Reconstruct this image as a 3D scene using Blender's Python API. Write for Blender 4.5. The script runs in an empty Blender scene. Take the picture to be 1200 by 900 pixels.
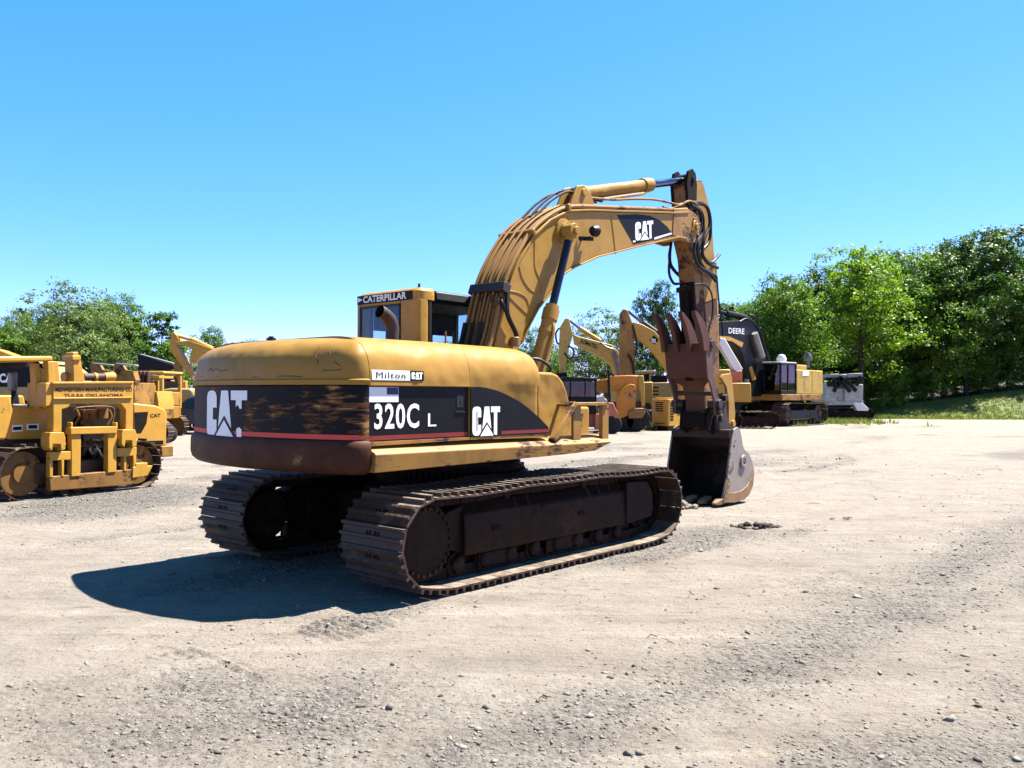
import bpy, bmesh, math, random
import numpy as np
from mathutils import Vector, Matrix, noise as mnoise
random.seed(7)
rng = np.random.default_rng(11)
scene = bpy.context.scene
COL = scene.collection
PI = math.pi
R = math.radians

# ------------------------------------------------------------------ camera model (surveyed from the photograph)
CF, CPITCH, CROLL, CH = 1000.0, 0.0119, -0.0041, 1.7229
EX, EY, ETH = -0.6126, 9.6166, 0.8506

def px_ray(u, v):
    du, dv = u - 600, v - 450
    cr, sr = math.cos(CROLL), math.sin(CROLL)
    x = du * cr + dv * sr
    w = -du * sr + dv * cr
    d = Vector((x / CF, 1, -w / CF))
    c, s = math.cos(CPITCH), math.sin(CPITCH)
    return Vector((d.x, d.y * c - d.z * s, d.y * s + d.z * c))

class Frame:
    """a place on the ground with a heading: measures points of the photo on its own upright planes"""
    def __init__(self, x, y, yaw, z=0.0):
        self.o = Vector((x, y, z)); self.yaw = yaw
        self.c, self.s = math.cos(yaw), math.sin(yaw)
    def local(self, P):
        d = Vector(P) - self.o
        return Vector((d.x * self.c + d.y * self.s, -d.x * self.s + d.y * self.c, d.z))
    def p(self, u, v, y=None, x=None):
        o = self.local((0, 0, CH)); e = self.local(Vector((0, 0, CH)) + px_ray(u, v)) - o
        k = 1 if y is not None else 0
        t = ((y if y is not None else x) - o[k]) / e[k]
        return o + e * t
    def xz(self, pts, y):
        return [(q.x, q.z) for q in (self.p(u, v, y=y) for u, v in pts)]
    def yz(self, pts, x):
        return [(q.y, q.z) for q in (self.p(u, v, x=x) for u, v in pts)]

# ------------------------------------------------------------------ mesh builder
class MB:
    def __init__(self):
        self.v = []; self.f = []; self.m = []
    def add(self, verts, faces, mat=0):
        b = len(self.v)
        self.v.extend([tuple(q) for q in verts])
        for f in faces:
            self.f.append([b + i for i in f]); self.m.append(mat)
        return self
    def box(self, x0, x1, y0, y1, z0, z1, mat=0):
        v = [(x0,y0,z0),(x1,y0,z0),(x1,y1,z0),(x0,y1,z0),(x0,y0,z1),(x1,y0,z1),(x1,y1,z1),(x0,y1,z1)]
        return self.add(v, [(0,3,2,1),(4,5,6,7),(0,1,5,4),(1,2,6,5),(2,3,7,6),(3,0,4,7)], mat)
    def bar(self, p0, p1, w, h, up=(0,0,1), mat=0):
        p0, p1 = Vector(p0), Vector(p1)
        d = (p1 - p0).normalized(); up = Vector(up)
        if abs(d.dot(up)) > .98: up = Vector((1,0,0))
        s = d.cross(up).normalized(); u = s.cross(d)
        v = []
        for p in (p0, p1):
            for a, b in ((-1,-1),(1,-1),(1,1),(-1,1)):
                v.append(p + s*(a*w/2) + u*(b*h/2))
        return self.add(v, [(0,1,2,3),(7,6,5,4),(0,4,5,1),(1,5,6,2),(2,6,7,3),(3,7,4,0)], mat)
    def prism(self, poly, a, b, axis='y', mat=0):
        n = len(poly)
        def P(q, t):
            if axis == 'y': return (q[0], t, q[1])
            if axis == 'x': return (t, q[0], q[1])
            return (q[0], q[1], t)
        v = [P(q, a) for q in poly] + [P(q, b) for q in poly]
        f = [tuple(range(n)), tuple(range(2*n-1, n-1, -1))]
        f += [(i, i+n, (i+1) % n + n, (i+1) % n) for i in range(n)]
        return self.add(v, f, mat)
    def cyl(self, p0, p1, r0, r1=None, n=16, mat=0, caps=True):
        r1 = r0 if r1 is None else r1
        p0, p1 = Vector(p0), Vector(p1)
        d = (p1 - p0).normalized()
        s = d.orthogonal().normalized(); t = d.cross(s)
        v = []
        for p, r in ((p0, r0), (p1, r1)):
            for i in range(n):
                a = 2*PI*i/n
                v.append(p + s*(math.cos(a)*r) + t*(math.sin(a)*r))
        f = [(i, (i+1) % n, (i+1) % n + n, i + n) for i in range(n)]
        if caps: f += [tuple(range(n-1, -1, -1)), tuple(range(n, 2*n))]
        return self.add(v, f, mat)
    def tube(self, pts, r, n=7, mat=0, smooth=0, caps=True):
        P = [Vector(p) for p in pts]
        if smooth and len(P) > 2:
            Q = []
            for i in range(len(P)-1):
                a, b, c, d = P[max(i-1,0)], P[i], P[i+1], P[min(i+2,len(P)-1)]
                for k in range(smooth):
                    t = k/smooth
                    Q.append(.5*((2*b) + (c-a)*t + (2*a-5*b+4*c-d)*t*t + (3*b-a-3*c+d)*t**3))
            Q.append(P[-1]); P = Q
        rs = r if isinstance(r, (list, tuple)) else None
        v = []; prev = None
        for i, p in enumerate(P):
            d = (P[min(i+1,len(P)-1)] - P[max(i-1,0)]).normalized()
            if prev is None: s = d.orthogonal().normalized()
            else:
                s = prev - d*prev.dot(d)
                s = s.normalized() if s.length > 1e-5 else d.orthogonal().normalized()
            prev = s; t = d.cross(s)
            if rs: 
                q = i/(len(P)-1)*(len(rs)-1); k = min(int(q), len(rs)-2); rr = rs[k]*(1-(q-k)) + rs[k+1]*(q-k)
            else: rr = r
            for k in range(n):
                a = 2*PI*k/n
                v.append(p + s*(math.cos(a)*rr) + t*(math.sin(a)*rr))
        f = []
        for i in range(len(P)-1):
            for k in range(n):
                f.append((i*n+k, i*n+(k+1) % n, (i+1)*n+(k+1) % n, (i+1)*n+k))
        if caps: f += [tuple(range(n-1,-1,-1)), tuple(range((len(P)-1)*n, len(P)*n))]
        return self.add(v, f, mat)
    def loft(self, secs, mat=0, closed=True, caps=True):
        n = len(secs[0]); v = [q for s in secs for q in s]; f = []
        m = n if closed else n-1
        for i in range(len(secs)-1):
            for k in range(m):
                f.append((i*n+k, i*n+(k+1) % n, (i+1)*n+(k+1) % n, (i+1)*n+k))
        if caps: f += [tuple(range(n-1,-1,-1)), tuple(range((len(secs)-1)*n, len(secs)*n))]
        return self.add(v, f, mat)
    def lathe(self, prof, c, axis='y', n=28, mat=0, flip=1):
        """prof: (radius, along)"""
        secs = []
        for r, a in prof:
            s = []
            for i in range(n):
                t = 2*PI*i/n; p, q = r*math.cos(t), r*math.sin(t)
                if axis == 'y': s.append((c[0]+p, c[1]+a*flip, c[2]+q))
                elif axis == 'x': s.append((c[0]+a*flip, c[1]+p, c[2]+q))
                else: s.append((c[0]+p, c[1]+q, c[2]+a*flip))
            secs.append(s)
        return self.loft(secs, mat)
    def build(self, name, mats, parent=None, bevel=0, angle=35, segs=2, normals=True):
        me = bpy.data.meshes.new(name)
        me.from_pydata(self.v, [], self.f)
        if not isinstance(mats, (list, tuple)): mats = [mats]
        for m in mats: me.materials.append(m)
        me.polygons.foreach_set('material_index', self.m)
        if normals:
            bm = bmesh.new(); bm.from_mesh(me)
            bmesh.ops.recalc_face_normals(bm, faces=bm.faces)
            bm.to_mesh(me); bm.free()
        me.polygons.foreach_set('use_smooth', [True]*len(me.polygons))
        me.set_sharp_from_angle(angle=R(angle))
        me.update()
        o = bpy.data.objects.new(name, me); COL.objects.link(o)
        if parent: o.parent = parent
        if bevel:
            b = o.modifiers.new('Bevel', 'BEVEL'); b.width = bevel; b.segments = segs
            b.limit_method = 'ANGLE'; b.angle_limit = R(38); b.harden_normals = False
        return o

def empty(name, fr, label, cat, group=None):
    o = bpy.data.objects.new(name, None); COL.objects.link(o)
    o.location = fr.o; o.rotation_euler = (0, 0, fr.yaw); o.empty_display_size = .2
    return tag(o, label, cat, group)

def tag(o, label=None, cat=None, group=None, kind=None):
    if label: o['label'] = label
    if cat: o['category'] = cat
    if group: o['group'] = group
    if kind: o['kind'] = kind
    return o

# ------------------------------------------------------------------ materials
def new_mat(name):
    m = bpy.data.materials.new(name); m.use_nodes = True
    nt = m.node_tree; nt.nodes.clear()
    out = nt.nodes.new('ShaderNodeOutputMaterial'); b = nt.nodes.new('ShaderNodeBsdfPrincipled')
    nt.links.new(b.outputs[0], out.inputs[0])
    return m, nt, b

def N(nt, typ, ins=None, **kw):
    n = nt.nodes.new(typ)
    for k, v in kw.items(): setattr(n, k, v)
    for k, v in (ins or {}).items():
        if hasattr(v, 'is_linked') or isinstance(v, bpy.types.NodeSocket): nt.links.new(v, n.inputs[k])
        else: n.inputs[k].default_value = v
    return n

def mixc(nt, fac, a, b, mode='MIX'):
    n = nt.nodes.new('ShaderNodeMix'); n.data_type = 'RGBA'; n.blend_type = mode
    for i, v in ((0, fac), (6, a), (7, b)):
        if isinstance(v, bpy.types.NodeSocket): nt.links.new(v, n.inputs[i])
        else: n.inputs[i].default_value = v if i == 0 else (tuple(v) + (1,) if len(v) == 3 else v)
    return n.outputs[2]

def ramp(nt, fac, lo, hi):
    n = N(nt, 'ShaderNodeMapRange', {0: fac, 1: lo, 2: hi}); n.clamp = True
    return n.outputs[0]

def noise(nt, co, scale, detail=4, rough=.55, stretch=None):
    if stretch is not None:
        co = N(nt, 'ShaderNodeMapping', {0: co, 3: stretch}).outputs[0]
    return N(nt, 'ShaderNodeTexNoise', {'Vector': co, 'Scale': scale, 'Detail': detail, 'Roughness': rough}).outputs[0]

ALB = .30
def paint(name, base, rough=.45, metal=0., var=.12, vscale=1.6, wear=None, wear_amt=.5, wear_scale=7., wear2=None, dirt=None,
          dirt_z=None, streak=False, bump=.0, bscale=30., dent=0., spec=.3, zband=None, dust=None, bias=None):
    m, nt, b = new_mat(name)
    k = ALB
    sc_ = lambda q: None if q is None else tuple(x*k for x in q)
    base, wear, wear2, dirt = sc_(base), sc_(wear), sc_(wear2), sc_(dirt)
    co = N(nt, 'ShaderNodeTexCoord').outputs['Object']
    c = base
    n1 = noise(nt, co, vscale, 5, .6)
    dk = tuple(x*(1-var) for x in base); lt = tuple(min(1, x*(1+var)) for x in base)
    c = mixc(nt, ramp(nt, n1, .3, .7), dk, lt)
    rsock = None
    if dirt:
        n2 = noise(nt, co, vscale*2.7, 6, .65, (1, 1, .35) if streak else None)
        c = mixc(nt, ramp(nt, n2, .48, .8), c, dirt)
    if zband:
        z0, z1, zc = zband
        sx = N(nt, 'ShaderNodeSeparateXYZ', {0: co}).outputs[2]
        a = N(nt, 'ShaderNodeMath', {0: sx, 1: z0}, operation='GREATER_THAN').outputs[0]
        d = N(nt, 'ShaderNodeMath', {0: sx, 1: z1}, operation='LESS_THAN').outputs[0]
        f = N(nt, 'ShaderNodeMath', {0: a, 1: d}, operation='MULTIPLY').outputs[0]
        c = mixc(nt, f, c, zc)
    if wear:
        st = (1, 1, 1) if not streak else (.6, .6, 3.5)
        n3 = noise(nt, co, wear_scale, 8, .7, st)
        n4 = noise(nt, co, wear_scale*.22, 3, .5)
        s = N(nt, 'ShaderNodeMath', {0: n3, 1: n4}, operation='ADD').outputs[0]
        if bias:
            sy_ = N(nt, 'ShaderNodeSeparateXYZ', {0: co}).outputs[1]
            s = N(nt, 'ShaderNodeMath', {0: s, 1: N(nt, 'ShaderNodeMapRange', {0: sy_, 1: bias[0], 2: bias[1], 3: bias[2], 4: bias[3]}).outputs[0]}, operation='ADD').outputs[0]
        t = 1.32 - .42*wear_amt
        fac = ramp(nt, s, t, t+.05)
        c = mixc(nt, fac, c, wear)
        rsock = N(nt, 'ShaderNodeMapRange', {0: fac, 3: rough, 4: .85}).outputs[0]
        if wear2:
            fac2 = ramp(nt, s, t+.09, t+.13)
            c = mixc(nt, fac2, c, wear2)
    if dust:
        nz = N(nt, 'ShaderNodeSeparateXYZ', {0: N(nt, 'ShaderNodeNewGeometry').outputs['Normal']}).outputs[2]
        dn = noise(nt, co, 6, 5, .7)
        fd = N(nt, 'ShaderNodeMath', {0: ramp(nt, nz, .75, .97), 1: ramp(nt, dn, .3, .62)}, operation='MULTIPLY').outputs[0]
        c = mixc(nt, fd, c, sc_(dust))
    nt.links.new(c, b.inputs['Base Color']) if isinstance(c, bpy.types.NodeSocket) else None
    b.inputs['Metallic'].default_value = metal
    b.inputs['Specular IOR Level'].default_value = spec
    rn = noise(nt, co, vscale*4, 4, .6)
    if rsock is None:
        rsock = N(nt, 'ShaderNodeMapRange', {0: rn, 1: .2, 2: .8, 3: max(.02, rough-.1), 4: min(1, rough+.15)}).outputs[0]
    nt.links.new(rsock, b.inputs['Roughness'])
    if bump or dent:
        h = None; nrm = None
        if dent:
            d1 = noise(nt, co, 2.1, 2, .4)
            bn = N(nt, 'ShaderNodeBump', {'Height': d1, 'Strength': 1., 'Distance': dent}); nrm = bn.outputs[0]
        if bump:
            d2 = noise(nt, co, bscale, 5, .6)
            bn = N(nt, 'ShaderNodeBump', {'Height': d2, 'Strength': .6, 'Distance': bump})
            if nrm is not None: nt.links.new(nrm, bn.inputs['Normal'])
            nrm = bn.outputs[0]
        nt.links.new(nrm, b.inputs['Normal'])
    return m

def glass(name, tint=(.55, .66, .68)):
    tint = tuple(math.sqrt(t) for t in tint)
    m, nt, b = new_mat(name)
    out = nt.nodes['Material Output']
    tr = N(nt, 'ShaderNodeBsdfTransparent', {0: tint + (1,)})
    gl = N(nt, 'ShaderNodeBsdfGlossy', {0: (.9, .95, 1, 1), 1: .03})
    lw = N(nt, 'ShaderNodeLayerWeight', {0: .5})
    a = N(nt, 'ShaderNodeMath', {0: N(nt, 'ShaderNodeMath', {0: lw.outputs['Facing'], 1: 5.}, operation='POWER').outputs[0], 1: .9, 2: .03}, operation='MULTIPLY_ADD').outputs[0]
    mx = N(nt, 'ShaderNodeMixShader', {0: a, 1: tr.outputs[0], 2: gl.outputs[0]})
    nt.links.new(mx.outputs[0], out.inputs[0]); nt.nodes.remove(b)
    return m

YB = (.58, .335, .085)
RUST = (.16, .065, .03)
M = {}
M['hood'] = paint('faded_yellow_paint', (.80, .435, .085), .5, var=.07, vscale=1.1, wear=(.13, .06, .03), wear_amt=.02, wear_scale=6, dirt=(.66, .35, .07), dent=.075, bump=.0006, bscale=180, spec=.13)
M['boom'] = paint('boom_yellow_paint', (.92, .51, .10), .48, var=.10, wear=RUST, wear_amt=.10, wear_scale=9, dirt=(.66, .34, .055), streak=False, bump=.0006, bscale=120, spec=.16)
M['rusty'] = paint('rusted_yellow_paint', (.74, .37, .06), .55, var=.2, wear=(.19, .08, .035), wear_amt=.52, wear_scale=13, wear2=(.05, .03, .022), dirt=(.27, .13, .05), streak=True, bump=.0015, bscale=60)
M['cwbase'] = paint('scuffed_brown_casting', (.165, .060, .028), .6, var=.35, vscale=2.2, wear=(.42, .29, .15), wear_amt=.46, wear_scale=5, dirt=(.07, .026, .012), spec=.12, bump=.002, bscale=50)
M['cwband'] = paint('scraped_black_paint', (.012, .011, .011), .55, var=.3, wear=(.30, .125, .05), wear_amt=.66, wear_scale=6.5, wear2=(.85, .48, .15), streak=True, zband=(1.345, 1.385, (.50, .06, .05)), bump=.0008, bscale=80, spec=.12, bias=(.2, -1.2, -.15, .085))
M['black'] = paint('black_decal', (.010, .010, .011), .5, var=.3, wear=(.09, .07, .06), wear_amt=.20, wear_scale=11, streak=True, spec=.14)
M['red'] = paint('red_stripe', (.50, .045, .035), .45, var=.15)
M['white'] = paint('white_lettering', (2.2, 2.17, 2.1), .5, var=.04, wear=(.7, .6, .55), wear_amt=.16, wear_scale=14)
M['whitec'] = paint('clean_white_sticker', (2.0, 1.95, 1.87), .45, var=.03)
M['blue'] = paint('blue_sticker', (.03, .035, .22), .4, var=.1)
M['track'] = paint('track_steel', (.040, .017, .008), .62, var=.35, vscale=4, wear=(.115, .060, .035), wear_amt=.45, wear_scale=9, dirt=(.075, .040, .024), bump=.002, bscale=50, spec=.1)
M['shoe'] = paint('worn_track_shoe_steel', (.135, .070, .042), .6, metal=.08, var=.35, vscale=5, wear=(.26, .165, .11), wear_amt=.5, wear_scale=9, dirt=(.075, .047, .033), bump=.002, bscale=60, dust=(.62, .50, .38))
M['under'] = paint('oily_undercarriage', (.03, .021, .016), .8, spec=.08, var=.3, dirt=(.06, .042, .032), bump=.003, bscale=30)
M['rod'] = paint('chrome_rod', (.30, .33, .42), .16, metal=1., var=.06)
M['rodblue'] = paint('dark_chrome_rod', (.09, .095, .13), .22, metal=.8, var=.1)
M['pipe'] = paint('hydraulic_steel_pipe', (.66, .33, .075), .45, var=.2, wear=(.15, .07, .035), wear_amt=.42, wear_scale=9)
M['hose'] = paint('black_rubber_hose', (.012, .012, .013), .5, var=.2, spec=.25)
M['dark'] = paint('dark_grey_trim', (.022, .023, .027), .5, var=.2)
M['interior'] = paint('cab_interior', (.035, .035, .038), .7, var=.2)
M['glass'] = glass('cab_glass', (.66, .76, .78))
M['smoke'] = glass('smoked_glass', (.14, .17, .18))
M['exh'] = paint('rusty_exhaust_steel', (.075, .050, .038), .6, metal=.0, var=.3, wear=(.07, .04, .03), wear_amt=.5)
M['stick'] = paint('weathered_stick_paint', (.58, .27, .045), .5, var=.25, wear=(.15, .062, .03), wear_amt=.76, wear_scale=8, dirt=(.40, .17, .035), streak=False, bump=.001, bscale=60)
M['bucketin'] = paint('rusty_shaded_bucket_plate', (.065, .034, .023), .6, var=.35, vscale=3, wear=(.19, .11, .075), wear_amt=.5, wear_scale=6, dirt=(.06, .038, .03), bump=.002, bscale=40)  # rusty plate, darkened to carry the shade inside the bucket
M['bucketout'] = paint('worn_bucket_side', (.62, .51, .43), .45, metal=.0, var=.14, vscale=3, wear=(.20, .15, .12), wear_amt=.35, wear_scale=8, bump=.001, bscale=60)
M['bucketwear'] = paint('rust_orange_wear_plate', (.62, .35, .16), .6, var=.2, vscale=5, wear=(.24, .12, .06), wear_amt=.5, wear_scale=9)
M['thumb'] = paint('rust_red_thumb_steel', (.21, .066, .030), .6, var=.25, vscale=3, wear=(.20, .10, .065), wear_amt=.4, wear_scale=7, bump=.0015, bscale=60)
M['thumbside'] = paint('thumb_edge_steel', (.25, .125, .082), .55, metal=.0, var=.25, wear=(.10, .06, .045), wear_amt=.5, wear_scale=9)

# ------------------------------------------------------------------ lettering
LOGO_C = [(.31,.63),(.31,.86),(.28,.96),(.21,1),(.10,1),(.03,.96),(0,.86),(0,.14),(.03,.04),(.10,0),(.21,0),(.28,.04),(.31,.14),(.31,.37),
          (.20,.37),(.20,.19),(.18,.15),(.13,.15),(.11,.19),(.11,.81),(.13,.85),(.18,.85),(.20,.81),(.20,.63)]
LOGO_A = [(.33,0),(.43,1),(.60,1),(.70,0),(.585,0),(.565,.24),(.465,.24),(.445,0)]
LOGO_T = [(.665,1),(1,1),(1,.80),(.895,.80),(.895,0),(.775,0),(.775,.80),(.665,.80)]
LOGO_HOLE = [(.480,.40),(.55,.40),(.525,.80),(.505,.80)]
LOGO_TB = [(.21,-.02),(.515,.47),(.82,-.02)]
LOGO_TW = [(.27,-.02),(.515,.375),(.76,-.02)]

def flat_polys(name, layers, fmap, mats, parent, cuts=0):
    """layers: (polygon in (u,v), material index, lift).  fmap(u,v,lift) -> 3D"""
    bm = bmesh.new()
    for poly, mi, lift in layers:
        vs = [bm.verts.new((p[0], p[1], lift)) for p in poly]
        f = bm.faces.new(vs); f.material_index = mi
        r = bmesh.ops.triangulate(bm, faces=[f])
        for g in r['faces']: g.material_index = mi
    if cuts:
        bmesh.ops.subdivide_edges(bm, edges=bm.edges[:], cuts=cuts, use_grid_fill=True)
    for v in bm.verts: v.co = Vector(fmap(v.co.x, v.co.y, v.co.z))
    me = bpy.data.meshes.new(name); bm.to_mesh(me); bm.free()
    for m in mats: me.materials.append(m)
    o = bpy.data.objects.new(name, me); COL.objects.link(o); o.parent = parent
    return o

def logo(name, fmap, w, h, parent, cuts=0, tcut=None, flat=False):
    T = LOGO_T if tcut is None else tcut
    S = lambda P: [(x*w, y*h) for x, y in P]
    L = [(S(LOGO_C), 0, .003), (S(LOGO_A), 0, .003)]
    for t in (T if tcut is not None else [T]): L.append((S(t), 0, .003))
    L += [(S(LOGO_TB), 1, .0045), (S(LOGO_TW), 0, .006)]
    return flat_polys(name, L, fmap, [M['white'], M['black']], parent, cuts)

def text_mesh(txt, size=1.0, bold=.0, sx=1.0, space=1.0):
    cu = bpy.data.curves.new('lettering', 'FONT'); cu.body = txt; cu.size = size; cu.offset = bold; cu.space_character = space
    cu.resolution_u = 3
    ob = bpy.data.objects.new('lettering_tmp', cu); COL.objects.link(ob)
    dg = bpy.context.evaluated_depsgraph_get()
    me = bpy.data.meshes.new_from_object(ob.evaluated_get(dg))
    bpy.data.objects.remove(ob); bpy.data.curves.remove(cu)
    co = np.zeros(len(me.vertices)*3); me.vertices.foreach_get('co', co); co = co.reshape(-1, 3)
    lo, hi = co.min(0), co.max(0)
    co -= lo; co[:, 0] *= sx
    return me, co, ((hi-lo)[0]*sx, (hi-lo)[1])

def text_on(name, txt, fmap, w, h, mat, parent, bold=.0, space=1.0, lift=.003):
    """letters fitted into a w x h rectangle, mapped by fmap(u,v,lift)"""
    me, co, (tw, th) = text_mesh(txt, 1.0, bold, 1.0, space)
    for i, v in enumerate(me.vertices):
        v.co = Vector(fmap(co[i,0]*w/tw, co[i,1]*h/th, lift))
    me.name = name; me.materials.clear(); me.materials.append(mat)
    o = bpy.data.objects.new(name, me); COL.objects.link(o); o.parent = parent
    return o

# ================================================================== MAIN EXCAVATOR
EF = Frame(EX, EY, ETH)
exc = empty('excavator', EF, 'large faded yellow tracked excavator with black side panels and its bucket resting on the gravel', 'excavator')

# ---- tracks
SP, ZC, RW, SHW = 1.825, .455, .385, .80
def track_path():
    P = []
    def arc(cx, a0, a1, n, r=RW):
        for i in range(n+1):
            a = a0 + (a1-a0)*i/n
            P.append((cx + r*math.cos(a), ZC + r*math.sin(a)))
    zb = .052
    # bottom, forward
    for i in range(31): P.append((-1.62 + 3.24*i/30, zb))
    arc(SP, -PI*.38, PI/2, 22)
    xs = np.linspace(SP-.1, -SP+.1, 40)
    sup = [SP, .62, -.62, -SP]
    for x in xs:
        for a, b in zip(sup[:-1], sup[1:]):
            if b <= x <= a:
                t = (a-x)/(a-b); s = .022 if a == SP else (.012 if b > -1 else .022)
                P.append((x, ZC + RW + .015*math.sin(PI*(x+SP)/(2*SP)) - s*4*t*(1-t))); break
    arc(-SP, PI/2, PI*1.38, 22)
    return P
def resample(P, n):
    P = np.array(P + [P[0]]); d = np.hypot(*np.diff(P, axis=0).T); s = np.r_[0, np.cumsum(d)]
    t = np.arange(n)/n*s[-1]
    return np.c_[np.interp(t, s, P[:,0]), np.interp(t, s, P[:,1])], s[-1]/n

def shoe_mesh(mb, c, tx, tz, y0, y1, pitch, grs=(-.36, .10), gh=.036, links=True):
    T = Vector((tx, 0, tz)); Nn = Vector((tz, 0, -tx)); Cc = Vector((c[0], 0, c[1]))
    def P(a, h, y): 
        q = Cc + T*a + Nn*h; return (q.x, y, q.z)
    # plate with three grouser bars, profile along travel
    L = pitch*.476; g = .011
    prof = [(-L, -.006), (-L, .010)]
    for k in grs:
        a = k*pitch
        prof += [(a-g*1.6, .012), (a-g, .012+gh), (a+g, .012+gh), (a+g*1.6, .012)]
    prof += [(L, .012), (L, -.006)]
    secs = [[P(a, h, y) for a, h in prof] for y in (y0, y1)]
    mb.loft(secs)
    if links:
        ym = (y0+y1)/2
        for s in (-1, 1):
            for yy in (ym + s*.085,):
                q0 = Cc + T*(-L) - Nn*.06; q1 = Cc + T*(L) - Nn*.06
                mb.bar((q0.x, yy, q0.z), (q1.x, yy, q1.z), .045, .10, up=tuple(Nn), mat=1)
        for s in (-1, 1):
            q0 = Cc + T*(-.012) + Nn*.0125; 
            for yy in (ym + s*.07, ym + s*.03):
                mb.bar((q0.x - T.x*.02, yy, q0.z - T.z*.02), (q0.x + T.x*.05, yy, q0.z + T.z*.05), .022, .010, up=tuple(Nn), mat=1)

TP, PITCH = resample(track_path(), 49)
def build_track(side):
    yc = 1.19*side; y0, y1 = yc - SHW/2, yc + SHW/2
    out = side  # outward direction
    fr = MB()
    zt = .73
    sec = [(yc-.20, .255), (yc-.22, .30), (yc-.20, zt-.10), (yc-.10, zt), (yc+.10, zt), (yc+.20, zt-.10), (yc+.22, .30), (yc+.20, .255)]
    fr.loft([[(x, y, z) for y, z in sec] for x in (-1.30, 1.30)]); fr.box(-1.45, 1.6, yc-.05, yc+.05, .09, .31)  # thin centre plate added to block light gaps between the rollers
    fr.prism([(1.28,.26),(1.80,.30),(1.84,.40),(1.80,.60),(1.70,.72),(1.28,.74)], yc-.235, yc-.12)
    fr.prism([(1.28,.26),(1.80,.30),(1.84,.40),(1.80,.60),(1.70,.72),(1.28,.74)], yc+.12, yc+.235)
    fr.prism([(-1.5,.34),(-1.28,.28),(-1.28,.72),(-1.5,.66)], yc-.16, yc+.16)
    for x in (-.62, .62):
        fr.box(x-.06, x+.06, yc-.06, yc+.06, .68, .76)
    # guide guards between the rollers and little slots/plates on the outer face
    for x0, x1 in ((-1.05,-.62),(-.05,.38)):
        fr.box(x0, x1, yc+out*.13-.012, yc+out*.13+.012, .10, .24)
    f = fr.build('track_frame', M['track'], exc, bevel=.012)
    for x in (-.88, .45):
        d = MB(); d.box(x-.055, x+.055, yc+out*.2195-.003, yc+out*.2195+.003, .45, .49); d.build('frame_slot', M['under'], f)
    # cover ledge near the front top
    lb = MB()
    lb.box(-.2, 1.2, yc+out*.20-.02, yc+out*.20+.02, .60, .62)
    lb.build('frame_ledge', M['track'], f)
    for x in np.linspace(-1.32, 1.22, 8):
        r = MB(); r.lathe([(.03,-.165),(.045,-.165),(.07,-.155),(.085,-.12),(.115,-.118),(.115,-.095),(.082,-.09),(.082,.09),(.115,.095),(.115,.118),(.085,.12),(.07,.155),(.045,.165),(.03,.165)], (x, yc, .175), 'y', 18)
        r.build('track_roller', M['track'], f)
    for x in (-.62, .62):
        r = MB(); r.cyl((x, yc-.12, .765), (x, yc+.12, .765), .05, n=14); r.build('carrier_roller', M['track'], f)
    # sprocket with bolted cover
    s = MB()
    s.lathe([(.05,.0),(.30,.0),(.315,-.015),(.315,-.06),(.345,-.06),(.345,-.10),(.24,-.12),(.24,-.5),(.05,-.5)], (-SP, yc+out*.26, ZC), 'y', 40, flip=out)
    for i in range(26):
        a = 2*PI*i/26
        c = (-SP+.285*math.cos(a), 0, ZC+.285*math.sin(a))
        s.cyl((c[0], yc+out*.255, c[2]), (c[0], yc+out*.276, c[2]), .017, n=6)
    nt_ = 21
    for i in range(nt_):
        a = 2*PI*i/nt_; ca, sa = math.cos(a), math.sin(a); ta = Vector((-sa, 0, ca))
        b = Vector((-SP+.31*ca, 0, ZC+.31*sa)); t = Vector((-SP+.375*ca, 0, ZC+.375*sa))
        for yy in (yc,):
            s.add([b-ta*.04+Vector((0,yy-.03,0)), b+ta*.04+Vector((0,yy-.03,0)), t+ta*.018+Vector((0,yy-.03,0)), t-ta*.018+Vector((0,yy-.03,0)),
                   b-ta*.04+Vector((0,yy+.03,0)), b+ta*.04+Vector((0,yy+.03,0)), t+ta*.018+Vector((0,yy+.03,0)), t-ta*.018+Vector((0,yy+.03,0))],
                  [(0,1,2,3),(7,6,5,4),(0,4,5,1),(1,5,6,2),(2,6,7,3),(3,7,4,0)])
    s.lathe([(.0,-.03),(.31,-.03),(.31,.03),(.0,.03)], (-SP, yc, ZC), 'y', 32)
    s.build('sprocket', M['track'], f, angle=30)
    i_ = MB()
    i_.lathe([(.03,-.10),(.10,-.10),(.11,-.06),(.24,-.05),(.27,-.075),(.315,-.075),(.315,-.03),(.335,-.03),(.335,.03),(.315,.03),(.315,.075),(.27,.075),(.24,.05),(.11,.06),(.10,.10),(.03,.10)], (SP, yc, ZC), 'y', 36)
    i_.build('idler', M['track'], f)
    ch = MB()
    n = len(TP)
    for k in range(n):
        a, b = TP[k], TP[(k+1) % n]
        c = (a+b)/2; t = b-a; t /= np.hypot(*t)
        shoe_mesh(ch, c, t[0], t[1], y0, y1, PITCH)
    ch.build('track_chain', [M['shoe'], M['track']], f, bevel=0, angle=25)
    return f
build_track(-1); build_track(1)
cb = MB()
cb.loft([[(x*s, y*s, z) for x, y in ((-.95,-.55),(-.55,-.95),(.55,-.95),(.95,-.55),(.95,.55),(.55,.95),(-.55,.95),(-.95,.55))] for s, z in ((.9,.42),(1,.5),(.95,.72),(.8,.84))])
for sx in (-1, 1):
    for sy in (-1, 1):
        cb.bar((sx*.5, sy*.5, .56), (sx*.75, sy*1.05, .50), .40, .26)
cb.build('carbody', M['under'], exc, bevel=.02)
sw = MB(); sw.lathe([(.0,.80),(.66,.80),(.66,.90),(.70,.90),(.70,.98),(.62,.98),(.62,1.09),(0,1.09)], (0,0,0), 'z', 48)
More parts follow.
